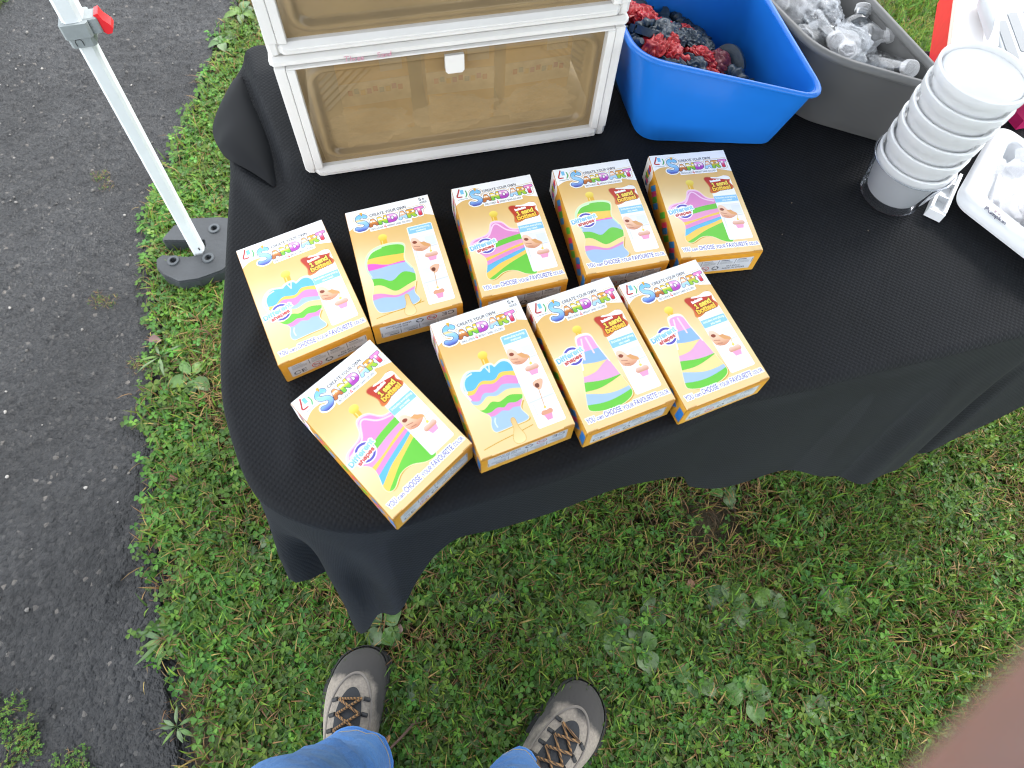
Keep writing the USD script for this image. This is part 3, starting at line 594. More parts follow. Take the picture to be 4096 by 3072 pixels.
def art_front(shape, manual):
    def bg(x, y):
        a, b, c = np.array(lin('dfb670')), np.array(lin('f4e2b6')), np.array(lin('eaca92'))
        t = math.exp(-((y - 66) / 30) ** 2) * (0.75 + 0.25 * math.cos(x / 30))
        return tuple((c if y < 60 else a) * (1 - t) + b * t)
    L = [(sbox(0, 0, BW, BL), bg)]
    wave = spline([(-4, 121), (0, 124.4), (8, 129.2), (16, 130.4), (30, 128), (50, 125), (70, 123), (84, 119.6), (96, 115.6), (100, 114)], 60) if not manual else spline([(-4, 120), (0, 123.6), (8, 127.2), (20, 128.6), (40, 126), (60, 125.4), (76, 125.8), (86, 123.4), (96, 119.2), (100, 117)], 60)
    L.append((Polygon(np.vstack([wave, [(100, 160), (-4, 160)]])), WHITE))
    # bottle picture
    if shape == 'heart':
        out = spline([(33, 86.5), (30, 84.5), (20, 87.2), (11, 82.5), (6.6, 73.5), (7.6, 66), (11.5, 55), (16, 45), (23.5, 36), (21.4, 28), (22.2, 20.8), (28, 19.6), (40.6, 20.2), (54, 20.6), (57.4, 23), (53.6, 33), (58.8, 42.3), (62, 55), (64, 70), (60.9, 84.2), (52, 87), (45, 84.2), (43.4, 87)], 120, True)
        cur = [[(6.1, 69.8), (13, 67.2), (19.2, 67.4), (24, 71), (29.2, 72.6), (35, 70.6), (41.4, 70.2), (46, 73.8), (50.2, 74.8), (61.1, 71.8)], [(7, 65.5), (13, 62.6), (18, 63.4), (23, 68), (27.5, 69.3), (34, 67.2), (40.2, 66.8), (49.5, 70.5), (60.4, 66.7)],
               [(9.2, 58.2), (14, 55.8), (19.3, 54.6), (23, 58.4), (27.2, 60.1), (33, 58), (39.7, 59.2), (44, 62), (49, 61.9), (59.8, 57.9)], [(12.1, 53.2), (16, 51), (21, 52.2), (28, 55.8), (35, 53.6), (43, 55.1), (49.6, 56), (60.6, 53)],
               [(15.2, 45.6), (19, 44.6), (23.4, 46.1), (30.1, 49.4), (36, 47), (42.9, 48.6), (49.9, 49.6), (60, 46)], [(19.3, 40.8), (26, 40), (33.2, 41.9), (39, 40), (43.9, 42.4), (50.5, 41), (57.9, 42.3)], [(22.3, 36.0), (29, 35.4), (36.4, 37.4), (42, 35.4), (46.3, 36.7), (53.3, 35.5)]]
        cols = [SKYB, YEL, PINK, BLUE, CREAM, GREEN, PINK, BLUE]; neck, ball = (35.2, 85, 41.8, 96), (38.4, 98.4)
    elif shape == 'curvy':
        out = spline([(9.5, 81), (17, 91), (28, 95.2), (42, 95.4), (53.5, 91.5), (54.2, 86), (51.2, 76), (51.6, 68), (55.4, 60), (57.2, 50), (55.6, 41), (52.6, 33), (51.6, 26), (54.4, 18.2), (50, 14.6), (36, 12.2), (13, 13.6), (9.6, 17.4), (7.6, 26), (8.6, 36), (11.6, 45), (11.8, 55), (8.4, 66)], 120, True)
        cur = [[(8, 80.6), (23.6, 81.5), (39.9, 79.9), (54, 78.6)], [(7, 75.1), (16, 74.6), (30.2, 69.4), (43.5, 69.4), (54, 68.8)], [(7, 66.5), (20.9, 66.6), (36.6, 67.6), (56, 67)], [(9, 56), (22.8, 53.0), (31, 48), (39.7, 53), (47, 55.5), (57, 50)],
               [(9, 46.5), (19, 45.6), (28.2, 37.5), (34, 34.6), (44.9, 38), (57, 42)], [(6, 37), (18, 35.4), (30.8, 29.8), (40, 30.5), (56, 36)], [(6, 29.4), (19.4, 30.2), (30.3, 27.2), (40.1, 28), (56, 33)]]
        cols = [GREEN, YEL, HOTP, BLUE, GREEN, CREAM, PINK, BLUE]; neck, ball = (30.0, 94.5, 37.4, 102.5), (33.6, 105.4)
    elif shape == 'star':
        out = spline([(33.5, 92.4), (29, 83), (23.5, 77.6), (14.8, 75.6), (5.6, 72.4), (3.0, 66), (5, 61.5), (13, 53), (16.4, 46.5), (15.4, 37), (12.4, 27.5), (13.2, 21.2), (18.4, 19.4), (27, 24), (36, 26.4), (46, 23.6), (53, 18.6), (61, 15.8), (66, 17), (66, 40), (70, 60), (72, 76), (58, 78), (50, 84), (44.6, 91.2)], 130, True)
        cur = [[(2, 61.5), (16, 63.4), (30.1, 65.2), (44, 68), (62, 70.4)], [(2, 57), (16, 57.4), (29.7, 58.2), (44, 61), (62, 63)], [(8, 45.6), (15.1, 47.6), (30, 50), (44, 54), (62, 58)], [(8, 41), (15.3, 43.0), (35.5, 49.2), (62, 55)], [(8, 35), (16, 38), (38, 44.9), (62, 51.4)],
               [(6, 26), (12.6, 28.6), (22, 33.4), (30.6, 37.6), (44, 41.6), (62, 48)], [(8, 17), (15, 21.6), (24, 26.4), (32.5, 31.2), (44, 36.5), (62, 43.3)]]
        cols = [PINK, GREEN, lin('e19ac6'), YEL, PINK, SKYB, YEL, GREEN]; neck, ball = (35.4, 91, 41.6, 100), (39.0, 103.4)
    else:
        out = spline([(30.6, 95), (33, 96.8), (41, 97), (46.6, 94), (48.4, 84), (52, 66), (56.5, 44), (60, 26), (58.1, 20.2), (47.7, 15.4), (36, 14.4), (22, 16), (12.8, 19.6), (11.9, 23), (18, 44), (25.1, 68.4), (28.8, 88)], 110, True)
        cur = [[(24, 79.5), (31.1, 78.2), (48.8, 77.4), (60, 76.5)], [(16, 69), (24.6, 66.9), (37, 64), (49.6, 62.8), (62, 62.4)], [(12, 54.4), (20.9, 53.4), (35.1, 54.5), (43, 58.6), (52, 63)], [(10, 48.4), (19.6, 47.7), (35.7, 44.2), (54.8, 43.6), (66, 45)], [(8, 38.7), (17.1, 38.4), (32.4, 37.4), (54.8, 42), (62, 44)],
               [(8, 37.6), (16.3, 36.2), (36.3, 29.6), (57, 29.5), (66, 31)], [(8, 26.4), (13.2, 25.4), (33.1, 22.4), (59.2, 25.9), (66, 28)]]
        cols = [lin('e3a3cf'), lin('8fb4dc'), CREAM, lin('dfa6cc'), GREEN, CREAM, BLUE, GREEN]; neck, ball = (33.4, 96, 39.4, 101), (36.6, 103.8)
    O = Polygon(out).buffer(0)
    dark = lin('c9a12e')
    sh = affinity.translate(O, 1.4, -1.5)
    L.append((sh.difference(O).intersection(sbox(-5, 0, 62, 40)), lin('cfa23a')))
    L.append((sbox(*neck), lin('e2b13c'))); L.append((LineString([(neck[0] + 2.2, neck[1]), (neck[0] + 2.2, neck[3])]).buffer(0.5), lin('f3d98a')))
    bl = Point(0, 0).buffer(1, 20)
    L.append((affinity.translate(affinity.scale(bl, 5.0, 4.4), *ball), vgrad([(ball[1] - 4, lin('e0bd3e')), (ball[1] + 4, lin('f3e06c'))])))
    L.append((O.buffer(0.7), lin('f0e2b8')))
    L += cut_bands(O, cur, cols, stroke=None)
    # glassy highlights printed on the picture
    rim = O.difference(affinity.translate(affinity.scale(O, 0.93, 0.95), 0.4, -0.3)).intersection(sbox(-5, (O.bounds[1] + O.bounds[3]) / 2 + 4, 100, 120))
    L.append((rim, lin('dbe6ee') if shape == 'heart' else lin('f2c4e2') if shape == 'star' else lin('cdeec0') if shape == 'curvy' else lin('f6e4f0')))
    if shape == 'star':
        L.append((LineString(spline([(8, 69), (20, 72), (27, 76), (33, 86), (37.5, 89.5), (42, 86), (48, 79), (60, 74)], 40)).buffer(0.9), lin('f3cde6')))
    if shape == 'heart':
        L.append((LineString(spline([(10.5, 66), (10.2, 74), (14, 81), (21, 83.5)], 20)).buffer(0.8), lin('d5e6f2'))); L.append((LineString([(36, 86), (38.5, 79), (40.5, 86)]).buffer(0.7), lin('cfe2ef')))
        L.append((LineString(spline([(26, 24), (25.4, 29), (27, 33)], 12)).buffer(0.6), lin('d8e4f0')))
    if shape == 'cone':
        L.append((LineString([(36, 92), (30, 70)]).buffer(0.8), lin('f3d9ea'))); L.append((LineString([(41, 92), (42, 74)]).buffer(0.9), lin('efd0e4')))
    if shape == 'curvy':
        L.append((LineString(spline([(12, 82), (18, 89), (29, 92.4)], 14)).buffer(0.7), lin('d9f2cc')))
    # picture panel
    top = 111 if manual else 108
    L.append((sbox(62.0, 18.5 if not manual else 9.5, 90.0, top).buffer(-1.5).buffer(1.9), lin('dcb878')))
    L.append((sbox(61.6, 18 if not manual else 8, 90.2, top).buffer(-2.2).buffer(2.2), WHITE))
    def photo1(y0):
        P = [(sbox(62.8, y0, 89, y0 + 36), vgrad([(y0, lin('f6f5f7')), (y0 + 36, lin('e6e8f0'))]))]
        P += [(LineString([(63, y0 + 18.5), (89, y0 + 19.6)]).buffer(0.5), lin('cfd2dd')), (LineString([(64.5, y0 + 17), (64.5, y0 + 3)]).buffer(0.35), lin('d3d5df')), (LineString([(64.5, y0 + 16.4), (78, y0 + 17)]).buffer(0.3), lin('d8dae2')), (sbox(78, y0 + 21, 89, y0 + 33), lin('dfe3ec'))]
        hand = Polygon(spline([(62.8, y0 + 34), (67, y0 + 35), (71, y0 + 31), (73.5, y0 + 27), (80, y0 + 24), (82, y0 + 21), (77, y0 + 17), (71, y0 + 15.5), (66, y0 + 17), (62.8, y0 + 20)], 40, True)).buffer(0)
        P += [(hand, vgrad([(y0 + 16, lin('cf8f6f')), (y0 + 26, lin('eec4a4')), (y0 + 35, lin('f0d0ba'))])), (Polygon(spline([(63.6, y0 + 30), (67, y0 + 30.5), (68.4, y0 + 28), (65, y0 + 27)], 16, True)).buffer(0), lin('8d4632')), (Polygon([(71, y0 + 27), (76, y0 + 27.5), (82.5, y0 + 20.5), (81, y0 + 19.3), (75, y0 + 21.5)]), lin('d9a067')), (LineString([(64, y0 + 24), (70, y0 + 22)]).buffer(0.4), lin('b9745a')), (LineString([(66, y0 + 19.6), (71, y0 + 18.4)]).buffer(0.4), lin('b9745a'))]
        P += [(LineString([(81.8, y0 + 20), (79.6, y0 + 12)]).buffer(0.4), lin('e6c26a')), (Point(80.3, y0 + 13.2).buffer(1.5, 3), lin('f3d460')), (Polygon(spline([(72.4, y0 + 8.2), (75, y0 + 11.6), (80, y0 + 11), (84.6, y0 + 12), (87, y0 + 8.4), (84.6, y0 + 5.6), (75, y0 + 5.6)], 30, True)).buffer(0), vgrad([(y0 + 5, lin('c9855f')), (y0 + 12, lin('f0cfc0'))])), (Polygon([(75, y0 + 6), (85, y0 + 6), (83.4, y0 + 0.8), (76.4, y0 + 0.8)]), lin('eaa0c4'))]
        return P
    if manual:
        L.append((sbox(62.6, 101, 89.4, 110), lin('8cc6ec'))); L.append((word('manufacturing', 65, 106.0, 2.3, 22), WHITE)); L.append((word('method', 71, 102.4, 2.3, 11), WHITE))
        L += photo1(60)
        y0 = 18
        L += [(sbox(63, y0 + 1, 89.2, y0 + 35), vgrad([(y0, lin('f0f0f6')), (y0 + 35, lin('e2e6f0'))])), (LineString([(63, y0 + 17), (89, y0 + 18)]).buffer(0.7), lin('d3d4e0')), (LineString([(66, y0 + 14), (66, y0 + 3)]).buffer(0.35), lin('d0d2dc'))]
        L += [(Polygon(spline([(74, y0 + 35), (84, y0 + 36.4), (82.4, y0 + 30), (78.6, y0 + 26.4), (75, y0 + 29)], 30, True)).buffer(0), lin('e7b597')), (Polygon(spline([(75.4, y0 + 33), (79, y0 + 33), (78.4, y0 + 29), (75.6, y0 + 29.4)], 16, True)).buffer(0), lin('6e3a28')), (LineString([(77.2, y0 + 28), (75.6, y0 + 9)]).buffer(0.38), lin('d2a04e')), (Point(75.6, y0 + 8).buffer(1.4, 3), lin('efcf60'))]
        L += [(Polygon(spline([(69.6, y0 + 2.6), (72, y0 + 5.4), (76, y0 + 5), (80, y0 + 5.6), (81.8, y0 + 3), (79.6, y0 + 0.4), (72, y0 + 0.4)], 24, True)).buffer(0), lin('d99c7c')), (Polygon([(71.6, y0 + 0.8), (80, y0 + 0.8), (78.6, y0 - 5), (73.2, y0 - 5)]), lin('e999bd'))]
        # little spoon and drawn line in the foreground
        L += [(LineString(spline([(6.6, 8), (25, 10.6), (40, 12), (58, 14.2)], 20)).buffer(0.42), lin('c99a20')), (Polygon(spline([(40.6, 26.8), (43.6, 27), (44.6, 18), (47.4, 9), (46.4, 3.4), (41, 1.9), (36.4, 4.4), (36.6, 10), (40, 18)], 40, True)).buffer(0).buffer(0.4), lin('c9a03a')),
              (Polygon(spline([(40.6, 26.8), (43.6, 27), (44.6, 18), (47.4, 9), (46.4, 3.4), (41, 1.9), (36.4, 4.4), (36.6, 10), (40, 18)], 40, True)).buffer(0), vgrad([(2, lin('f0d8a0')), (26, lin('ddb878'))]))]
        L += [(word('5+', 84.0, 143.2, 4.2), lin('30343a')), (word('AGES', 84.0, 139.2, 2.6, 8.2), lin('30343a'))]
    else:
        blob = Polygon(spline([(59.6, 102), (58.4, 108), (62, 109.6), (72, 107.6), (82, 109), (87.6, 109.4), (88.6, 104), (87, 99), (89.6, 93), (87.4, 89.8), (80, 91), (72, 88.6), (65, 86), (60.6, 86.6), (61.6, 93)], 60, True)).buffer(0)
        L += [(blob.buffer(0.9), lin('c98a52')), (blob, vgrad([(86, lin('d9793c')), (96, lin('c2402a')), (109, lin('b5382c'))]))]
        L.append((Polygon(spline([(66, 108.4), (88, 109.3), (89.6, 104.6), (78, 105.6)], 20, True)).buffer(0).intersection(blob.buffer(1.0)), WHITE))
        L.append((word('includes', 64.5, 101.6, 2.6, 13, 6).buffer(0.35), WHITE))
        for t, x, y, h, w, r in (('1 sand', 65.4, 94.6, 5.4, 19.6, 6), ('bottes!', 64.2, 88.4, 5.4, 22.6, 4)):
            g = word(t, x, y, h, w, r).buffer(0.25); L += [(g.buffer(0.75), lin('7c2a12')), (g, vgrad([(88, lin('f0b93a')), (101, lin('f8e464'))]))]
        L += [(sbox(61.8, 71.2, 89.8, 80.4), lin('8cc6ec')), (word('Includes everything', 63.4, 76.6, 2.3, 25), WHITE), (word('you need', 70.4, 72.8, 2.3, 12), WHITE)]
        L += photo1(25.5 + 6.5)
        # round badge
        dy = {'heart': 0, 'curvy': 14.5, 'star': 7.0, 'cone': 21.5}[shape]
        el = affinity.translate(affinity.scale(bl, 9.6, 9.8), 20.6, 56.2 + dy)
        d1 = word('Different', 3.2, 53.4 + dy, 5.2, 30.0, 10, bold=False).buffer(0.42); d2 = word('shapes', 9.6, 49.4 + dy, 3.9, 19.5, 10, bold=False).buffer(0.34)
        halo = d1.union(d2).buffer(1.0)
        L += [(el.buffer(1.0), WHITE), (el, PURPLE), (affinity.scale(el, 0.8, 0.74), WHITE), (halo, WHITE), (d1, vgrad([(52 + dy, lin('5aa6e2')), (62 + dy, lin('a6d6f4'))])), (d2, lin('c4564e'))]
        # slogan along the lower edge
        x = 4.6
        for t, h, w in (('YOU', 4.9, 8.6), ('can', 3.6, 7.0), ('CHOOSE', 5.3, 18.2), ('YOUR', 4.1, 11.0), ('FAVOURITE', 5.2, 24.6), ('COLOR.', 3.8, 11.2)):
            g = word(t, x, 8.6, h, w); L += [(g.buffer(1.0), WHITE), (g, lin('5b55a8'))]; x += w + 1.7
        # small maker's mark in the corner
        L += [(LineString(spline([(8.6, 146.6), (6.2, 141), (4.6, 136.4), (9.8, 135.6)], 20)).buffer(0.85), lin('b23a38')), (sbox(9.2, 139.4, 13.0, 145.6), lin('7cc4e8')), (LineString(spline([(15.6, 143.2), (16.0, 138.4), (14.2, 134.6)], 14)).buffer(0.7), lin('5cae6c')), (LineString([(4.4, 132.0), (15.8, 132.2)]).buffer(0.35), lin('8f939a'))]
    # heading
    n0 = len(L)
    g = word('CREATE YOUR OWN', 26.0, 136.8, 3.4, 41.5, 1.6, bold=False); L.append((g.buffer(0.12), lin('3a3d46')))
    if not manual: pass
    letters = [('A', 23.6, 123.6, 8.2, 11.2, 6, ('e5a15a', 'b86a34')), ('N', 34.6, 124.0, 8.8, 11.0, 4, ('f0d24a', '77c23e')), ('D', 45.4, 124.2, 9.2, 11.0, 2, ('e6a6dc', 'b144b4')), ('A', 57.4, 124.4, 9.4, 10.8, 2, ('f0b07a', 'a9d4f2')), ('R', 67.6, 124.2, 9.6, 10.2, 2, ('e6a63c', '9bc83e')), ('T', 77.0, 124.4, 9.8, 10.6, 2, ('ea8ac8', 'd8384c'))]
    S = LineString(spline([(20.6, 138.4), (17.6, 140.4), (13.4, 139.4), (12.0, 135.8), (14.4, 132.8), (18.2, 131.0), (20.4, 127.4), (18.4, 123.8), (13.6, 122.6), (9.4, 124.2)], 40)).buffer(2.1)
    S = S.union(Polygon(spline([(8, 125.4), (14, 124.4), (20.8, 126), (19.6, 122), (14, 120.4), (9.6, 121.4)], 30, True)).buffer(0)).buffer(0.3)
    glyphs = [(S, vgrad([(120.5, lin('4a4cae')), (124, lin('7f9fe0')), (128, lin('8cc4ee')), (132.5, lin('a4d2f2')), (133.4, lin('f0d48a')), (135.6, lin('f0d48a')), (136.6, lin('8cc8ec')), (141, lin('7cc0ea'))]))]
    for t, x, y, h, w, r, (c1, c2) in letters:
        glyphs.append((word(t, x, y, h, w * 0.86, r).buffer(0.85, 6), vgrad([(y, lin(c2)), (y + h * 0.45, lin(c2)), (y + h * 0.62, lin(c1)), (y + h, lin(c1))])))
    tagl = sbox(22.4, 116.6, 70.4, 122.4).buffer(-1.2).buffer(1.2)
    L += [(unary_union([q.buffer(2.0) for q, _ in glyphs] + [tagl]).buffer(0.5), lin('d9b06a')), (unary_union([q.buffer(2.0) for q, _ in glyphs] + [tagl]), WHITE)]
    for q, colr in glyphs: L += [(q.buffer(0.55), lin('34405e')), (q, colr)]
    for t, x, y, h, w, r, _ in letters: L.append((word(t, x, y, h, w * 0.86, r).buffer(0.85, 6).intersection(affinity.translate(word(t, x, y, h, w * 0.86, r).buffer(0.15), -0.5, 0.5)).intersection(sbox(0, y + h * 0.62, 100, y + h * 0.9)), lin('f7efe6')))
    L += [(affinity.translate(affinity.scale(bl, 1.6, 1.3), 17.2, 143.8), lin('e3b33c')), (sbox(16.4, 140.8, 18.0, 143.0), lin('d0962c'))]
    L += [(word('INCLUDES', 24.0, 118.2, 2.3, 13.6), lin('4a4d55')), (word('4', 38.4, 117.4, 4.6, 3.0), lin('cc3a34')), (word('BRIGHT SAND COLORS!', 42.2, 118.2, 2.3, 26.4), lin('4a4d55'))]
    if not manual:
        mv = lambda q: affinity.translate(affinity.scale(q, 0.965, 1.0, origin=(50, 128)), 8.2, -0.4)
        mvc = lambda c: (lambda x, y: c((x - 8.2 - 50) / 0.965 + 50, y + 0.4)) if callable(c) else c
        L[n0:] = [(mv(q), mvc(c)) for q, c in L[n0:]]
    return paint(L, (BW, BL))
def art_end(flip):
    W, H = BW, BH
    grey, dk = lin('c2c8d0'), lin('3a3f48')
    L = [(sbox(0, 0, W, H), vgrad([(0, lin('d9a544')), (H, lin('c88c26'))])), (sbox(7, 5.5, W - 7, H - 11).buffer(-1).buffer(1), grey)]
    for i in range(4):
        x0 = 8.5 + i * 20
        L += [(sbox(x0 + 19.2, 18.6, x0 + 19.8, 28.2), dk), (sbox(x0 + 2, 26.0, x0 + 12, 27.4), dk if i > 1 else lin('8a9099'))]
        for j in range(4): L.append((sbox(x0 + 1.6, 19.6 + j * 1.5, x0 + 16.6 - 3 * (j == 3), 20.2 + j * 1.5), lin('7d848e')))
    L.append((word('CE', 10, 8.0, 6.6, 13, bold=False).buffer(0.15), dk))
    c = Point(34, 11.8)
    L += [(c.buffer(5.4).difference(c.buffer(4.5)), lin('b4303a')), (LineString([(30.4, 15.2), (37.6, 8.4)]).buffer(0.5), lin('b4303a')), (word('0-3', 31.0, 10.4, 2.6, 6), dk)]
    c = Point(47, 11.6); tri = c.buffer(4.2).difference(c.buffer(2.6))
    for a in (90, 210, 330): tri = tri.difference(affinity.rotate(sbox(46.5, 13.6, 47.5, 17), a - 90, origin=(47, 11.6)))
    L.append((tri, dk))
    L += [(word('NO.8011', 60, 12.8, 2.9, 16), dk), (word('MADE IN CHINA', 56, 8.2, 2.9, 27), dk)]
    if flip: L = [(affinity.rotate(s, 180, origin=(W / 2, H / 2)) if i else s, c) for i, (s, c) in enumerate(L)]
    return paint(L, (W, H))
def art_side():
    W, H = BL, BH                                                    # left side: x runs from the header end towards the reader
    L = [(sbox(0, 0, W, H), vgrad([(0, lin('b98122')), (H, lin('d8a03a'))])), (Polygon(spline([(-2, -2), (-2, 42), (20, 42), (27, 30), (24, 14), (27, -2)], 30, True)).buffer(0), WHITE)]
    r = np.random.default_rng(4)
    for k, (hx) in enumerate(('3f86c8', 'd85a9c', '58ad3c', 'e0b23a', '5a57b0', 'd84a44')):
        L.append((Point(9 + r.uniform(-3, 6), 7 + 5.3 * k).buffer(4.4).union(Point(13 + r.uniform(-3, 4), 7 + 5.3 * k).buffer(3.4)), lin(hx)))
    for k, (x, y, hx) in enumerate([(38, 24, '2f7cc0'), (44, 20, 'c2386c'), (50, 17, '4a9a34'), (57, 13, '2f7cc0'), (80, 26, '4aa030'), (92, 22, 'd83a5c'), (97, 18, '3478b8'), (106, 15, '4aa030'), (122, 26, '2f7cc0'), (127, 20, 'c2386c'), (131, 16, '3478b8')]):
        L.append((affinity.rotate(sbox(x - 2.6, y - 8, x + 2.6, y + 8).buffer(1.2), -32), lin(hx)))
    L.append((sbox(141.5, 6, 149.6, 30).buffer(-1).buffer(1), lin('2f78c4')))
    return paint(L, (W, H))
END, ENDF, SIDE = art_end(False), art_end(True), art_side()
def build_box(name, label, shape, manual, pose, group=None):
    """Origin at the middle of the base; the reader stands at -y."""
    t = thing(name, label, 'box', (pose[0], pose[1], TABLE + 0.0012), math.degrees(pose[2]), group)
    w, l, h = BW / 1000, BL / 1000, BH / 1000
    part(t, 'carton', cbox(w, l, h, 0.0006, (0, 0, h / 2)), gold_card)
    def lay(A, mapf, nm, lab=None):
        v, f, c = A; part(t, nm, (mapf(v[:, 0] / 1000, v[:, 1] / 1000), f), ink, col=c, label=lab)
    o = 0.00025
    lay(art_front(shape, manual), lambda a, b: np.stack([a - w / 2, b - l / 2, np.full_like(a, h + o)], 1), 'front_print')
    lay(ENDF if manual else END, lambda a, b: np.stack([a - w / 2, np.full_like(a, -l / 2 - o), b], 1), 'end_print')
    lay(SIDE, lambda a, b: np.stack([np.full_like(a, -w / 2 - o), l / 2 - a, b], 1), 'side_print')
    for s in (-1, 1):                                                # tuck-flap notches at the front edge
        part(t, 'tuck_notch', cbox(0.010, 0.0012, 0.0006, 0.0002, (s * (w / 2 - 0.0065), -l / 2 + 0.0005, h + 0.0003)), card_edge)
    part(t, 'flap_seam', cbox(w - 0.003, 0.0007, 0.0008, 0.0002, (0, -l / 2 - 0.0003, h - 0.0022)), card_edge)
    return t
PO = {'A': (-0.2242, 0.3608, 0.5484), 'B': (-0.126, 0.409, 0.3818), 'C': (-0.0135, 0.4515, 0.3335), 'D': (0.1007, 0.4887, 0.2865), 'E': (0.2128, 0.5174, 0.2064), 'F': (-0.1169, 0.2225, 0.8601), 'G': (-0.0088, 0.2828, 0.4486), 'H': (0.0894, 0.3156, 0.4454), 'I': (0.186, 0.3464, 0.4451)}
GB = 'sand art boxes laid out on the black cloth'
nb = 'sand_art_box'
build_box(nb, 'sand art box with a blue-topped heart bottle, leftmost on the cloth', 'heart', False, PO['A'], GB)
build_box(nb, 'sand art box with a curvy bottle and a two-picture panel, just below the drawers', 'curvy', True, PO['B'], GB)
starb = build_box(nb, 'sand art box with a pink-topped star bottle, third in the back row', 'star', False, PO['C'], GB)
build_box(nb, 'sand art box with a curvy bottle and a badge, fourth in the back row', 'curvy', False, PO['D'], GB)
build_box(nb, 'sand art box with a heart bottle and 5+ mark, in the front row', 'heart', True, PO['G'], GB)
coneb = build_box(nb, 'sand art box with a cone bottle, touching the 5+ heart box', 'cone', False, PO['H'], GB)
for k, lab in (('E', 'sand art box with a star bottle, nearest to the blue bin'), ('F', 'sand art box with a star bottle, turned askew at the table corner')):
    copy_of(starb, nb, lab, (PO[k][0], PO[k][1], TABLE + 0.0012), math.degrees(PO[k][2]), GB)
copy_of(coneb, nb, 'sand art box with a cone bottle, right end of the front row', (PO['I'][0], PO['I'][1], TABLE + 0.0012), math.degrees(PO['I'][2]), GB)

# ------------------------------------------------------------------ plastic drawer unit
white_plastic = mat('white_plastic', (0.66, 0.645, 0.62), 0.38, vary=0.04, vscale=12, bump=(500, 0.00015))
seam_mat = mat('seam_shadow_gap', (0.16, 0.15, 0.14), 0.7)
def pane_mat(name, tint, dif, clear, rough=0.22):
    return usdkit.material(stage, '/World/Looks/' + name, {
        't': ('transparent_bsdf', {'color': tint}), 'tc': ('texture_coordinate', {}), 'n': ('noise_texture', {'scale': 14.0, 'detail': 4.0}), 'r': ('rgb_ramp', {'ramp': [(0.3, tuple(np.array(dif) * 0.82)), (0.7, tuple(np.array(dif) * 1.15))]}),
        'p': ('principled_bsdf', {'roughness': rough, 'specular_ior_level': 0.5}), 'm': ('mix_closure', {'fac': 1 - clear})},
        [('tc.object', 'n.vector'), ('n.fac', 'r.fac'), ('r.color', 'p.base_color'), ('t.transparent' if False else 't.BSDF', 'm.closure1'), ('p.BSDF', 'm.closure2')], surface='m.closure')
smoky = pane_mat('smoky_amber_plastic', (0.80, 0.68, 0.50), (0.225, 0.160, 0.080), 0.38)
DW, DH, DD = 0.382, 0.190, 0.215
drw = thing('drawer_unit', 'white plastic drawer unit with smoky amber fronts at the back of the cloth', 'drawers', (-0.265, 0.538, TABLE + 0.001), 16.84)
def bar(x0, x1, y0, y1, z0, z1, r=0.0025): return cbox(x1 - x0, y1 - y0, z1 - z0, r, ((x0 + x1) / 2, (y0 + y1) / 2, (z0 + z1) / 2))
def pane_height(x, z, w, h):
    """Relief of a drawer pane: flat rim, raised rib, sunken middle, fanned ribs in the upper corners."""
    d = np.minimum(np.minimum(x, w - x), np.minimum(z, h - z))
    cx, cz = np.clip(x, 0.03, w - 0.03), np.clip(z, 0.03, h - 0.03)
    rr = np.where((np.abs(x - cx) > 0) & (np.abs(z - cz) > 0), 0.03 - np.hypot(x - cx, z - cz), d)
    y = -0.0035 * np.clip((rr - 0.004) / 0.004, 0, 1) + 0.0065 * np.clip((rr - 0.013) / 0.005, 0, 1)
    for s in (0, 1):
        u = x if s == 0 else w - x
        q = u + (h - z)
        y = y + 0.0011 * np.sin(q * 2 * np.pi / 0.010) * (q > 0.045) * (q < 0.098) * (rr > 0.020) * ((h - z) < 0.075) * (u < 0.075)
    return y
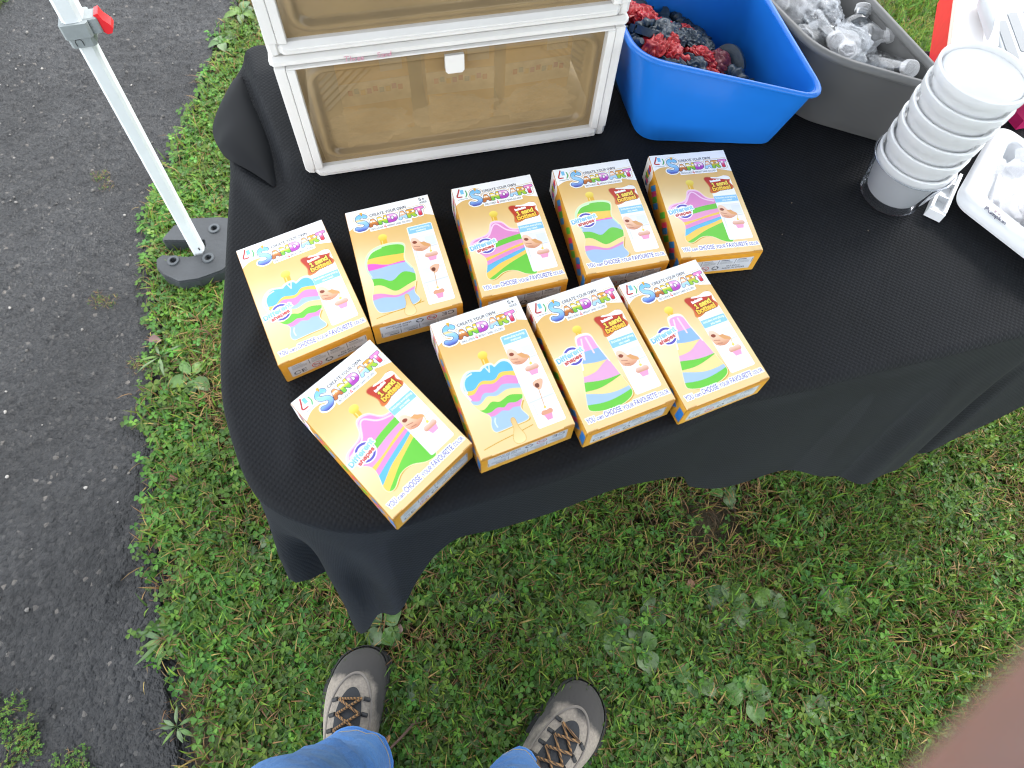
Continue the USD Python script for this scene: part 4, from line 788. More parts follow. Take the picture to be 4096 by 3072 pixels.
for tier in range(2):
    z0 = tier * (DH + 0.002)
    sh = part(drw, 'shell', cat_([bar(0.0, 0.0113, -0.002, DD, z0 + 0.018, z0 + DH - 0.012, 0.0008), bar(DW - 0.0113, DW, -0.002, DD, z0 + 0.018, z0 + DH - 0.012, 0.0008), bar(-0.003, DW + 0.003, -0.002, DD + 0.002, z0 + DH - 0.012, z0 + DH + 0.001, 0.004),
                                  bar(0, DW, 0.004, DD, z0, z0 + 0.004), bar(0, DW, DD - 0.003, DD, z0, z0 + DH - 0.013), bar(-0.001, 0.0125, -0.001, 0.05, z0, z0 + 0.034, 0.004), bar(DW - 0.0125, DW + 0.001, -0.001, 0.05, z0, z0 + 0.034, 0.004)]), white_plastic)
    dr = part(drw, 'drawer_front', cat_([bar(0.0116, 0.0205, -0.003, 0.012, z0 + 0.0178, z0 + 0.1752, 0.0006), bar(DW - 0.0205, DW - 0.0116, -0.003, 0.012, z0 + 0.0178, z0 + 0.1752, 0.0006),
                                         bar(0.010, DW - 0.010, -0.0045, 0.014, z0 + 0.001, z0 + 0.0175, 0.005), bar(0.0118, DW - 0.0118, -0.0030, 0.012, z0 + 0.1754, z0 + DH - 0.0125, 0.0006)]), white_plastic)
    part(dr, 'rail_groove', tube([(0.02, -0.0047, z0 + 0.0105), (DW - 0.02, -0.0047, z0 + 0.0105)], 0.0006, 6), white_plastic)
    nx, nz = 180, 84; w, h = DW - 0.041, 0.158
    X, Z = np.meshgrid(np.linspace(0, w, nx), np.linspace(0, h, nz), indexing='ij')
    Yp = pane_height(X, Z, w, h)
    Vp = np.stack([X + 0.0205, Yp + 0.006, Z + z0 + 0.0175], -1).reshape(-1, 3)
    part(dr, 'smoky_pane', trimesh.Trimesh(Vp, grid_faces(nx, nz), process=False), smoky, True)
    lt = Polygon([(-0.0105, 0.0), (0.0105, 0.0), (0.0105, -0.022), (0.008, -0.0255), (-0.008, -0.0255), (-0.0105, -0.022)])
    g = trimesh.creation.extrude_polygon(lt, 0.007, engine='earcut'); g.vertices = np.stack([g.vertices[:, 0] + 0.188, -g.vertices[:, 2] + 0.006, g.vertices[:, 1] + z0 + 0.167], 1)
    part(dr, 'latch_tab', g, white_plastic)
    for xa in (0.0106, DW - 0.0117): part(dr, 'side_seam', bar(xa + (0.0006 if xa < 0.1 else -0.0001), xa + (0.0012 if xa < 0.1 else 0.0005), -0.0016, 0.004, z0 + 0.030, z0 + DH - 0.014, 0.0002), seam_mat)
# handwriting by strokes, letters in a unit cell
STROKES = {'T': [[(0, 1), (.8, 1.05)], [(.4, 1.02), (.35, 0)]], 'h': [[(0.1, 1), (0, 0)], [(0.02, .4), (.3, .55), (.42, .4), (.4, 0)]], 'r': [[(0, .5), (.05, 0)], [(.05, .35), (.2, .5), (.36, .46)]], 'e': [[(0, .28), (.4, .32), (.32, .52), (.1, .5), (0, .25), (.15, .02), (.4, .08)]],
           'S': [[(.55, .9), (.3, 1), (.08, .8), (.3, .5), (.5, .25), (.25, 0), (0, .12)]], 'a': [[(.4, .45), (.15, .5), (0, .25), (.15, 0), (.38, .2), (.4, .48), (.45, 0)]], 'n': [[(0, .5), (.03, 0)], [(.03, .35), (.22, .52), (.38, .4), (.4, 0)]], 'd': [[(.4, .3), (.2, .48), (0, .25), (.15, 0), (.38, .2), (.45, 1.05), (.44, 0)]],
           'P': [[(.1, 1), (0, 0)], [(.08, .95), (.45, .95), (.5, .65), (.1, .5)]], 'u': [[(0, .5), (.05, .08), (.25, 0), (.38, .2), (.4, .5), (.42, 0)]], 'm': [[(0, .5), (.02, 0)], [(.02, .38), (.15, .5), (.26, .4), (.27, 0)], [(.27, .38), (.42, .5), (.54, .4), (.55, 0)]], 'p': [[(.05, .5), (0, -.4)], [(.04, .4), (.25, .52), (.38, .28), (.2, .02), (.04, .12)]],
           'k': [[(.05, 1), (0, 0)], [(.4, .5), (.06, .25), (.42, 0)]], 'i': [[(.05, .5), (.06, 0)], [(.06, .75), (.07, .8)]]}
def scrawl(text, place, h, r, seed):
    rr = np.random.default_rng(seed); x, out = 0.0, []
    for ch in text:
        if ch == ' ': x += 0.75; continue
        for st in STROKES[ch]:
            p = np.array(st, float); p[:, 0] += x; p += rr.normal(0, 0.03, p.shape)
            p = spline(p, 4 * len(p)) if len(p) > 2 else p
            out.append(tube([place(a * h, b * h) for a, b in p], r, 5))
        x += max(max(q[0] for q in st) for st in STROKES[ch]) + 0.16
    return cat_(out)
pink_ink = mat('pink_ink', (0.62, 0.25, 0.35), 0.6); dark_ink = mat('dark_ink', (0.09, 0.09, 0.14), 0.6)
part(drw, 'handwriting', scrawl('Three', lambda a, b: (0.072 + a, -0.0030, 0.1782 + b), 0.0065, 0.00032, 1), pink_ink)
part(drw, 'handwriting', scrawl('Sand', lambda a, b: (0.106 + a, -0.0030, 0.1790 + b), 0.0062, 0.00032, 2), pink_ink)

a0 = math.radians(16.84); dx, dy = np.array([math.cos(a0), math.sin(a0)]), np.array([-math.sin(a0), math.cos(a0)])
def in_drawer(u, v): return np.array([-0.265, 0.538]) + u * dx + v * dy
stored_gold, stored_white = mat('stored_gold', (0.72, 0.47, 0.10), 0.5, vary=0.15, vscale=25), mat('stored_white', (0.72, 0.70, 0.68), 0.5, vary=0.3, vscale=60)
multi = mat('stored_print', (0.4, 0.3, 0.5), 0.5, attr=True)
for k, (u, lab) in enumerate(((0.098, 'gold and white carton seen through the left of the lower smoky drawer'), (0.203, 'gold and white carton behind the latch of the lower smoky drawer'), (0.300, 'gold and white carton seen through the right of the lower smoky drawer'))):
    t = thing('stored_carton', lab, 'carton', (*in_drawer(u, 0.070), TABLE + 0.0062), 16.84 + (1.5, -2, 1)[k], 'cartons stored in the drawer')
    body = part(t, 'carton', cbox(0.084, 0.075, 0.148, 0.001, (0, 0.02, 0.076)), stored_gold)
    part(t, 'white_header', cbox(0.084, 0.0012, 0.036, 0.0004, (0, -0.0182, 0.074)), stored_white)
    q, c = [], []
    for j in range(9):
        b = cbox(0.0055, 0.0008, 0.008, 0.0002, (-0.03 + 0.0075 * j, -0.0192, 0.078 + 0.002 * math.sin(j * 2))); q.append(b); c += [[(0.5, 0.1, 0.12), (0.2, 0.4, 0.6), (0.7, 0.5, 0.1), (0.4, 0.12, 0.4)][j % 4]] * len(b.vertices)
    q.append(cbox(0.026, 0.0008, 0.030, 0.0002, (0.022, -0.0192, 0.120))); c += [(0.6, 0.6, 0.62)] * len(q[-1].vertices)
    part(t, 'print', cat_(q), multi, col=c)
clear_film = usdkit.material(stage, '/World/Looks/clear_film', {
    't': ('transparent_bsdf', {'color': (0.97, 0.98, 0.99)}), 'g': ('glossy_bsdf', {'color': (1.0, 1.0, 1.0), 'roughness': 0.10}), 'f': ('fresnel', {'IOR': 1.5}), 'k': ('math', {'math_type': 'multiply_add', 'value2': 1.6, 'value3': 0.03}), 'm': ('mix_closure', {})},
    [('f.fac', 'k.value1'), ('k.value', 'm.fac'), ('t.BSDF', 'm.closure1'), ('g.BSDF', 'm.closure2')], surface='m.closure')
milky_film = usdkit.material(stage, '/World/Looks/milky_film', {
    't': ('transparent_bsdf', {'color': (0.98, 0.98, 0.99)}), 'g': ('principled_bsdf', {'base_color': (0.8, 0.8, 0.8), 'roughness': 0.2}), 'f': ('layer_weight', {'blend': 0.35}), 'k': ('math', {'math_type': 'multiply_add', 'value2': 0.60, 'value3': 0.08}), 'm': ('mix_closure', {})},
    [('f.facing', 'k.value1'), ('k.value', 'm.fac'), ('t.BSDF', 'm.closure1'), ('g.BSDF', 'm.closure2')], surface='m.closure')
for k, (u, lab) in enumerate(((0.085, 'crumpled clear bag in the left of the lower smoky drawer'), (0.19, 'crumpled clear bag in the middle of the lower smoky drawer'), (0.295, 'crumpled clear bag in the right of the lower smoky drawer'))):
    s = trimesh.creation.icosphere(4, 1.0); p = s.vertices * np.array([0.052, 0.012, 0.030])
    p = p * (1 + 0.45 * np.abs(2 * meshkit.fbm(s.vertices * 2.3 + 11 * k, 4, 60 + k) - 1)[:, None] * 1.6 - 0.25)
    c = trimesh.Trimesh(p, s.faces, process=False); c.apply_transform(trimesh.transformations.rotation_matrix(a0, [0, 0, 1])); c.apply_translation([*in_drawer(u, 0.026), TABLE + 0.052])
    tag(part(None, 'clear_bag', c, milky_film, False), lab, 'bag', 'clear bags in the drawer')

# ------------------------------------------------------------------ open bins
def open_bin(parent, name, bottom, rim, mat_, rad=0.03, wall=0.003, lip=0.006, lipname='rim'):
    """bottom and rim are corner lists (x, y, z), counter-clockwise from above."""
    b, r = rounded_ring(bottom, rad), rounded_ring(rim, rad * 1.25)
    cb, cr = b.mean(0), r.mean(0)
    def shrink(q, c, d):
        o = q - c; o[:, 2] = 0; L = np.linalg.norm(o, axis=1, keepdims=True); return q - o / L * d
    rings = [shrink(b.copy(), cb, 0.004), b + [0, 0, 0.0015]]
    for t in (0.15, 0.4, 0.7, 1.0): rings.append(b * (1 - t) + r * t)
    inn_top, inn_bot = shrink(r.copy(), cr, wall), shrink(b.copy(), cb, wall + 0.001) + [0, 0, wall]
    rings += [inn_top + [0, 0, 0.001], inn_top * 0.5 + inn_bot * 0.5, inn_bot]
    q = part(parent, name, loft(rings), mat_, 35)
    ringp = shrink(r.copy(), cr, -lip * 0.35)
    v = []
    n = len(ringp); t = np.roll(ringp, -1, 0) - np.roll(ringp, 1, 0); t /= np.linalg.norm(t, axis=1, keepdims=True)
    o = np.cross(t, [0, 0, 1.0]); o /= np.linalg.norm(o, axis=1, keepdims=True)
    for a in np.arange(10) * 2 * np.pi / 10:
        v.append(ringp + o * lip * 0.62 * math.cos(a) + np.array([0, 0, 1]) * lip * 0.55 * math.sin(a))
    v = np.stack(v, 1); f = np.vstack([grid_faces(n, 10, True), np.array([[(n - 1) * 10 + j, (n - 1) * 10 + (j + 1) % 10, (j + 1) % 10] for j in range(10)]), np.array([[(n - 1) * 10 + j, (j + 1) % 10, j] for j in range(10)])])
    part(q, lipname, trimesh.Trimesh(v.reshape(-1, 3), f, process=False), mat_, True)
    return b, r
blue_plastic = mat('blue_plastic', (0.011, 0.150, 0.56), 0.3, vary=0.05, vscale=9, bump=(900, 0.0001), spec=0.5)
grey_bin_plastic = mat('grey_bin_plastic', (0.115, 0.115, 0.112), 0.42, vary=0.05, vscale=12, bump=(500, 0.0001))
bb = thing('storage_bin', 'bright blue open plastic bin holding dark and red lumps', 'bin', (0, 0, 0), 0, 'open plastic bins')
BB = [(0.147, 0.642, TABLE + .002), (0.330, 0.652, TABLE + .002), (0.285, 0.80, TABLE + .002), (0.105, 0.79, TABLE + .002)]
BR = [(0.118, 0.628, 0.884), (0.334, 0.604, 0.864), (0.272, 0.815, 0.872), (0.060, 0.815, 0.884)]
open_bin(bb, 'body', BB, BR, blue_plastic, 0.026)
gb = thing('storage_bin', 'dark grey open plastic bin full of clear bottles', 'bin', (0, 0, 0), 0, 'open plastic bins')
GBm = [(0.362, 0.706, TABLE + .002), (0.505, 0.662, TABLE + .002), (0.395, 0.86, TABLE + .002), (0.290, 0.87, TABLE + .002)]
GR = [(0.344, 0.684, 0.862), (0.492, 0.634, 0.860), (0.380, 0.900, 0.862), (0.225, 0.905, 0.862)]
open_bin(gb, 'body', GBm, GR, grey_bin_plastic, 0.032, 0.004, 0.010)

navy, redm = mat('navy_rubber', (0.012, 0.026, 0.042), 0.42, vary=0.3, vscale=90, bump=(160, 0.0006)), mat('red_rubber', (0.40, 0.012, 0.014), 0.42, vary=0.35, vscale=80, bump=(160, 0.0006))
maroon = mat('maroon_rubber', (0.12, 0.012, 0.02), 0.45, vary=0.3, vscale=80, bump=(160, 0.0006))
def lump(kind, seed):
    if kind == 'knot':                                              # crumpled ruffled knot
        s = trimesh.creation.icosphere(4, 1.0); d = s.vertices
        k = 0.95 + 0.30 * (np.abs(2 * meshkit.fbm(d * 1.7 + seed * 7.1, 2, seed) - 1)) + 0.10 * np.sin(meshkit.noise(d * 2.2 + seed, seed + 1) * 22)
        return trimesh.Trimesh(d * k[:, None] * np.array([0.017, 0.014, 0.011]), s.faces, process=False)
    if kind == 'arch':                                              # half ring with a ribbed back
        a = np.linspace(0.1, 3.3, 26); r = 0.0055 * (1 + 0.22 * np.sin(a * 13)) * (0.8 + 0.3 * np.sin(a))
        return tube(np.stack([0.014 * np.cos(a), 0.014 * np.sin(a), 0.003 * np.sin(2 * a)], 1), r, 10)
    a = np.linspace(0, 2 * np.pi, 48, endpoint=False)               # thick disc with a curled cut-out
    R_ = 0.017 * (1 + 0.06 * np.sin(3 * a + seed)); pg = Polygon(np.stack([R_ * np.cos(a), R_ * np.sin(a)], 1)).difference(affinity.scale(Point(0.004, -0.003).buffer(0.0065), 1.6, 0.7)).buffer(-0.001).buffer(0.001)
    return poly_extrude(pg, 0.008, -0.004)
protos_l = []
lump_spots = []
r = np.random.default_rng(31)
for iy in range(9):
    for ix in range(6):
        u, v = (ix + r.uniform(-.25, .25)) / 5.4, (iy + r.uniform(-.25, .25)) / 8.0
        if u + 0.30 * v > 1.06 - 0.10 * r.random() or r.random() < 0.12: continue
        x = 0.150 + 0.128 * u - 0.046 * v; y = 0.678 + 0.118 * v
        z = 0.838 - 0.050 * u + 0.010 * math.sin(v * 5) + r.uniform(-0.006, 0.006)
        lump_spots.append((x, y, z, u, v))
where = lambda u, v: ('at the front' if v < 0.25 else 'in the middle' if v < 0.6 else 'at the back') + (' left' if u < 0.3 else ' right' if u > 0.65 else '')
seen_l = {}
for k, (x, y, z, u, v) in enumerate(lump_spots):
    pr = r.random(); red = (0.18 < u + 0.1 * v < 0.80 and 0.12 < v < 0.66 and pr < 0.62) or pr < 0.12 or (u < 0.35 and v > 0.55 and pr < 0.65)
    kind = ('knot', 'knot', 'arch', 'disc')[r.integers(0, 4)] if not red else ('knot', 'knot', 'arch')[r.integers(0, 3)]
    m_ = (redm if r.random() < 0.75 else maroon) if red else navy
    word_ = {'knot': 'ruffled', 'arch': 'curved', 'disc': 'flat'}[kind] + (' red' if red and m_ is redm else ' maroon' if red else ' dark navy')
    g = lump(kind, k + 3); ee = r.uniform(-0.7, 0.7, 2)
    g.apply_transform(trimesh.transformations.euler_matrix(ee[0] + (0.6 if kind == 'disc' else 0.2), ee[1], r.uniform(0, 6)))
    g.apply_transform(np.diag([*(3 * [r.uniform(1.05, 1.4)]), 1])); g.apply_translation([x, y, z])
    lab = f'{word_} rubber trinket heaped {where(u, v)} of the blue bin'
    p = part(None, 'rubber_trinket', g, m_, 70); tag(p, lab, 'trinket', 'trinkets: ' + word_ + ' ' + where(u, v))
# a bed below them so that the heap is full
s = trimesh.creation.box([1, 1, 1]).subdivide().subdivide().subdivide()
q = s.vertices + 0.5; bx_ = np.stack([0.143 + 0.140 * q[:, 0] - 0.045 * q[:, 1], 0.668 + 0.120 * q[:, 1], TABLE + 0.006 + q[:, 2] * (0.080 - 0.045 * q[:, 0] + 0.006 * np.sin(q[:, 0] * 40) * np.sin(q[:, 1] * 37))], 1)
tag(part(None, 'trinket_heap', trimesh.Trimesh(bx_, s.faces, process=False), navy), 'dark bottom layer of trinkets filling the blue bin', 'trinkets', kind='stuff')

bag_film = usdkit.material(stage, '/World/Looks/bag_film', {
    't': ('transparent_bsdf', {'color': (0.97, 0.98, 0.99)}), 'g': ('principled_bsdf', {'base_color': (0.75, 0.77, 0.80), 'roughness': 0.10, 'specular_ior_level': 0.9}), 'f': ('layer_weight', {'blend': 0.4}), 'k': ('math', {'math_type': 'multiply_add', 'value2': 0.42, 'value3': 0.05}), 'tc': ('texture_coordinate', {}), 'n': ('noise_texture', {'scale': 60.0, 'detail': 3.0}), 'b': ('bump', {'distance': 0.01, 'strength': 0.7}), 'm': ('mix_closure', {})},
    [('tc.object', 'n.vector'), ('n.fac', 'b.height'), ('b.normal', 'g.normal'), ('f.facing', 'k.value1'), ('k.value', 'm.fac'), ('t.BSDF', 'm.closure1'), ('g.BSDF', 'm.closure2')], surface='m.closure')
# clear bottles: a few blown shapes with neck and cap
def bottle_mesh(k):
    if k == 0: prof = [(0.001, 0), (0.017, 0), (0.0185, 0.003), (0.0185, 0.030), (0.013, 0.040), (0.0085, 0.043), (0.0085, 0.052), (0.0072, 0.052), (0.0070, 0.045)]
    elif k == 1: prof = [(0.001, 0), (0.021, 0), (0.022, 0.004), (0.017, 0.020), (0.021, 0.034), (0.012, 0.043), (0.0085, 0.046), (0.0085, 0.056), (0.0072, 0.056), (0.0070, 0.049)]
    else: prof = [(0.001, 0), (0.022, 0), (0.0225, 0.003), (0.010, 0.050), (0.0085, 0.054), (0.0085, 0.062), (0.0072, 0.062), (0.0070, 0.055)]
    g = lathe(prof, 28); a = np.arctan2(g.vertices[:, 1], g.vertices[:, 0]); g.vertices[:, :2] *= (1 + (0.10 * np.cos(5 * a) if k == 1 else 0.07 * np.cos(2 * a)))[:, None]
    g.vertices[:, 1] *= 0.72; return g
pb = Usd.Stage  # bottles are referenced copies of three class prims
bott = []
for k in range(3):
    c = stage.CreateClassPrim(f'/World/clear_bottle_shape_{k + 1}')
    UsdGeom.Xform(c)
    x = UsdGeom.Xform.Define(stage, f'/World/clear_bottle_shape_{k + 1}'); x.GetPrim().SetSpecifier(Sdf.SpecifierClass)
    x.AddTranslateOp().Set(Gf.Vec3d(0, 0, 0)); x.AddRotateXYZOp().Set(Gf.Vec3f(0, 0, 0))
    part(x.GetPrim(), 'bottle', bottle_mesh(k), milky_film if k == 1 else clear_film, 40)
    cp = lathe([(0.001, 0), (0.010, 0), (0.0105, 0.001), (0.0105, 0.009), (0.009, 0.0105), (0.001, 0.0105)], 24); cp.apply_translation([0, 0, (0.0475, 0.0515, 0.0575)[k]])
    part(x.GetPrim(), 'cap', cp, milky_film, 40); bott.append(x.GetPrim())
def bottle(k, loc, rot, label, group):
    x = UsdGeom.Xform.Define(stage, numbered('/World/clear_bottle')); x.GetPrim().GetReferences().AddInternalReference(bott[k].GetPath()); x.GetPrim().SetInstanceable(True)
    x.GetPrim().GetAttribute('xformOp:translate').Set(Gf.Vec3d(*map(float, loc))); x.GetPrim().GetAttribute('xformOp:rotateXYZ').Set(Gf.Vec3f(*map(float, rot)))
    tag(x, label, 'bottle', group)
r = np.random.default_rng(17)
for iy in range(8):
    for ix in range(3):
        for lay in range(3):
            u, v = (ix + r.uniform(0, .9)) / 3, (iy + r.uniform(0, .9)) / 8
            x = 0.392 + 0.050 * u - 0.100 * v; y = 0.732 - 0.018 * u + 0.125 * v
            z = TABLE + 0.035 + 0.028 * lay + 0.012 * (1 - u) + r.uniform(-0.006, 0.006)
            bottle(int(r.integers(0, 3)), (x, y, z), (r.uniform(50, 130), r.uniform(-30, 30), r.uniform(0, 360)), ('clear plastic bottle on top of the heap in the grey bin' if lay == 2 else 'clear plastic bottle lower in the heap in the grey bin'), 'bottles heaped in the grey bin' + ('' if lay == 2 else ', lower'))
for k in range(3):
    s = trimesh.creation.icosphere(4, 1.0); p = s.vertices * np.array([0.026, 0.034, 0.016])
    p = p * (0.8 + 0.75 * np.abs(2 * meshkit.fbm(s.vertices * 2.0 + 5 * k, 4, 80 + k) - 1)[:, None])
    c = trimesh.Trimesh(p, s.faces, process=False); c.apply_translation([(0.398, 0.372, 0.345)[k], (0.735, 0.79, 0.845)[k], 0.842])
    tag(part(None, 'clear_bag', c, bag_film, True), f"crumpled clear bag over the bottles, {('at the front', 'in the middle', 'at the back')[k]} of the grey bin", 'bag', 'clear bags in the grey bin')

# ------------------------------------------------------------------ nested tubs
tub_plastic = usdkit.material(stage, '/World/Looks/tub_plastic', {
    'p': ('principled_bsdf', {'base_color': (0.92, 0.925, 0.93), 'roughness': 0.25, 'coat_weight': 0.4}), 't': ('translucent_bsdf', {'color': (0.95, 0.955, 0.96)}), 'm': ('mix_closure', {'fac': 0.5})}, [('p.BSDF', 'm.closure1'), ('t.BSDF', 'm.closure2')], surface='m.closure')
TX, TY = 0.465, 0.583
def open_lathe(profile, n=56):
    a = np.arange(n) * 2 * np.pi / n
    return loft([np.stack([r_ * np.cos(a), r_ * np.sin(a), np.full(n, z_)], 1) for r_, z_ in profile], True, False)
cup_film = usdkit.material(stage, '/World/Looks/cup_film', {
    't': ('transparent_bsdf', {'color': (0.93, 0.94, 0.96)}), 'g': ('glossy_bsdf', {'color': (0.9, 0.92, 0.95), 'roughness': 0.06}), 'f': ('layer_weight', {'blend': 0.3}), 'k': ('math', {'math_type': 'multiply_add', 'value2': 0.75, 'value3': 0.06}), 'm': ('mix_closure', {})},
    [('f.facing', 'k.value1'), ('k.value', 'm.fac'), ('t.BSDF', 'm.closure1'), ('g.BSDF', 'm.closure2')], surface='m.closure')
def cup_profile(rb, rt, h, w=0.0012, band=0.011): 
    return [(0.001, 0.0), (rb - 0.003, 0.0), (rb, 0.003), (rb + (rt - rb) * 0.86, h - band), (rt - 0.0005, h - band + 0.0008), (rt, h - 0.001), (rt + 0.0012, h - 0.0005), (rt + 0.0012, h + 0.0008), (rt - 0.0005, h + 0.001), (rt - w - 0.0006, h - 0.002), (rt - w - 0.001, h - band), (rb - 0.002, 0.005), (rb - 0.004, 0.0025), (0.001, 0.0025)]
n_t = ('lowest white tub of the stack, in the clear cup', 'second white tub from the bottom of the stack', 'third white tub from the bottom of the stack', 'third white tub from the top of the stack', 'second white tub from the top of the stack', 'topmost white tub of the stack, with a white disc inside')
cupm = thing('clear_cup', 'clear plastic cup at the bottom of the white tub stack', 'cup', (TX, TY, TABLE + 0.001))
part(cupm, 'cup', trimesh.Trimesh(*(lambda q: (q.vertices, q.faces))(open_lathe([(0.001, 0.0005), (0.0330, 0.0005), (0.0365, 0.003), (0.0465, 0.068), (0.0475, 0.0685)])), process=False), cup_film, True)
part(cupm, 'rim', trimesh.creation.torus(0.0476, 0.0011, 56, 8).apply_translation([0, 0, 0.0685]), cup_film, True)
for k, lab in enumerate(n_t):
    z = TABLE + 0.012 + 0.0258 * k
    t = thing('plastic_tub', lab, 'tub', (TX + 0.0004 * k, TY, z), 0, 'white tubs in one stack')
    part(t, 'wall', lathe(cup_profile(0.0325, 0.0432 + 0.0004 * k, 0.066), 56), tub_plastic, 40)
    part(t, 'rim', trimesh.creation.torus(0.0442 + 0.0004 * k, 0.0015, 56, 8).apply_translation([0, 0, 0.066]), tub_plastic, True)
    rr_ = 0.0442 + 0.0004 * k; part(t, 'band', open_lathe([(rr_ - 0.0006, 0.0545), (rr_ + 0.0008, 0.0552), (rr_ + 0.0014, 0.0655)]), tub_plastic, True)
    if k == 5: part(t, 'liner', lathe([(0.001, 0.0), (0.0405, 0.0), (0.0415, 0.001), (0.0405, 0.0022), (0.001, 0.0016)], 56).apply_translation([0, 0, 0.0605]), tub_plastic, 40)

# ------------------------------------------------------------------ white trays and the red box on the right
tray_white = mat('tray_white', (0.72, 0.73, 0.74), 0.3, vary=0.03, vscale=10, coat=0.2)
def flanged_tray(name, label, corners, zr, depth, flange, rad, tray_white=tray_white):
    """Tray with a broad rounded rim: corners of the rim's outer edge, counter-clockwise."""
    t = thing(name, label, 'tray', (0, 0, 0), 0, 'white plastic trays')
    o = rounded_ring([(*c, zr) for c in corners], rad, 12); c = o.mean(0)
    def ins(d, z):
        p = Polygon(o[:, :2]); v = o - c; v[:, 2] = 0; L = np.linalg.norm(v, axis=1, keepdims=True); q = o - v / L * d * 1.25; q[:, 2] = z; return q
    part(t, 'body', loft([ins(flange * 1.5, zr - depth), ins(flange * 0.9, zr - depth + 0.004), ins(flange * 0.35, zr - 0.016)], True, False), tray_white, 35)
    part(t, 'rim', loft([ins(flange * 0.35, zr - 0.018), ins(0.0015, zr - 0.017), ins(0, zr - 0.012), ins(0.003, zr - 0.003), ins(0.007, zr + 0.0005), ins(flange, zr + 0.001), ins(flange + 0.003, zr - 0.002)], False, False), tray_white, 50)
    part(t, 'inside', loft([ins(flange + 0.003, zr - 0.002), ins(flange + 0.009, zr - depth + 0.008), ins(flange + 0.014, zr - depth + 0.0045)], False, True), tray_white, 35)
    return t
c0 = np.array([0.529, 0.563]); e1, e2 = np.array([0.643, -0.766]), np.array([0.575, 0.818])
tr = flanged_tray('plastic_tray', 'white tray with handwriting on its rim, at the right edge of the table', [c0, c0 + e1 * 0.18, c0 + e1 * 0.18 + e2 * 0.165, c0 + e2 * 0.165], 0.765, 0.030, 0.022, 0.022)
pt = c0 + e1 * 0.034 + e2 * 0.0060
part(tr, 'handwriting', scrawl('Pumpkin', lambda a, b: (*(pt + e1 * a + e2 * b * 0.9), 0.7664), 0.0074, 0.0005, 5), dark_ink, label='dark handwritten word on the tray rim')
pt2 = c0 + e1 * 0.040 + e2 * 0.0140
part(tr, 'handwriting', scrawl('red', lambda a, b: (*(pt2 + e1 * a * 1.6 + e2 * b * 0.7), 0.7664), 0.0050, 0.0003, 6), mat('faded_pink_ink', (0.66, 0.50, 0.54), 0.6), label='faded pink scribble on the tray rim')
# drop-down handle lying on the cloth beside the tray
h0, hd = np.array([0.512, 0.552]), np.array([0.512, 0.859]); hn = np.array([hd[1], -hd[0]])
def hbar(a, b, c, d, z0, z1): 
    return poly_extrude(Polygon([h0 + hd * a + hn * c, h0 + hd * b + hn * c, h0 + hd * b + hn * d, h0 + hd * a + hn * d]), z1 - z0, z0)
hz = TABLE + 0.002
part(tr, 'handle', cat_([hbar(0.0, 0.075, -0.010, -0.0065, hz, hz + 0.016), hbar(0.0, 0.075, 0.0065, 0.010, hz, hz + 0.016), hbar(-0.004, 0.0, -0.010, 0.010, hz, hz + 0.014), hbar(0.0, 0.075, -0.0065, 0.0065, hz, hz + 0.004), hbar(0.026, 0.0285, -0.0065, 0.0065, hz + 0.004, hz + 0.013), hbar(0.054, 0.0565, -0.0065, 0.0065, hz + 0.004, hz + 0.013)]), tray_white)
r = np.random.default_rng(5)
for k in range(13):
    u, v = r.uniform(0.050, 0.135), r.uniform(0.050, 0.120); p = c0 + e1 * u + e2 * v
    bottle(1, (*p, 0.754 + 0.010 * (k % 3)), (r.uniform(70, 110), r.uniform(-20, 20), r.uniform(0, 360)), 'clear plastic bottle lying in the handwritten white tray', 'bottles lying in the white tray')
d0 = np.array([0.618, 0.702]); f1, f2 = np.array([0.93, 0.37]), np.array([0.09, 0.996])
t2 = flanged_tray('plastic_tray', 'white slotted tray at the top right corner, above the tub stack', [d0, d0 + f1 * 0.20, d0 + f1 * 0.20 + f2 * 0.22, d0 + f2 * 0.22], 0.806, 0.050, 0.045, 0.030, mat('milky_grey_plastic', (0.40, 0.42, 0.44), 0.35, vary=0.05, vscale=14))
for k in range(2):
    o_ = d0 + f1 * (0.012 + 0.022 * k) + f2 * (0.062 + 0.012 * k)
    pz = poly_extrude(Polygon([o_, o_ + f1 * 0.010, o_ + f1 * 0.010 + f2 * 0.075, o_ + f2 * 0.075]).buffer(0.0025), 0.0006, 0.8072)
    part(t2, 'slot', pz, mat('slot_shade', (0.20, 0.215, 0.23), 0.5) if k == 0 else '/World/Looks/slot_shade')
red_card = mat('red_card', (0.60, 0.022, 0.03), 0.45, vary=0.08, vscale=50); red_inner = mat('card_inside', (0.80, 0.79, 0.78), 0.5); pale_red = mat('card_rim', (0.72, 0.33, 0.28), 0.6)
rb = thing('red_box', 'red open card box lined white behind the tub stack', 'box', (0, 0, 0), 0)
q0, q1 = np.array([0.575, 0.820]), np.array([0.640, 1.000]); qd = (q1 - q0) / np.linalg.norm(q1 - q0); qn = np.array([qd[1], -qd[0]])
def quad_box(a0, a1, b0, b1, z0, z1): return poly_extrude(Polygon([q0 + qd * a0 + qn * b0, q0 + qd * a1 + qn * b0, q0 + qd * a1 + qn * b1, q0 + qd * a0 + qn * b1]), z1 - z0, z0)
ZB, ZR = TABLE + 0.002, TABLE + 0.058
part(rb, 'left_wall', quad_box(-0.012, 0.17, 0, 0.003, ZB, ZR), red_card); part(rb, 'back_wall', quad_box(0.17, 0.173, 0, 0.16, ZB, ZR + 0.012), red_card)
part(rb, 'front_wall', quad_box(-0.015, -0.012, 0, 0.16, ZB, ZR), red_card); part(rb, 'right_wall', quad_box(-0.012, 0.17, 0.157, 0.16, ZB, ZR), red_card); part(rb, 'base', quad_box(-0.012, 0.17, 0.003, 0.157, ZB, ZB + 0.003), red_card)
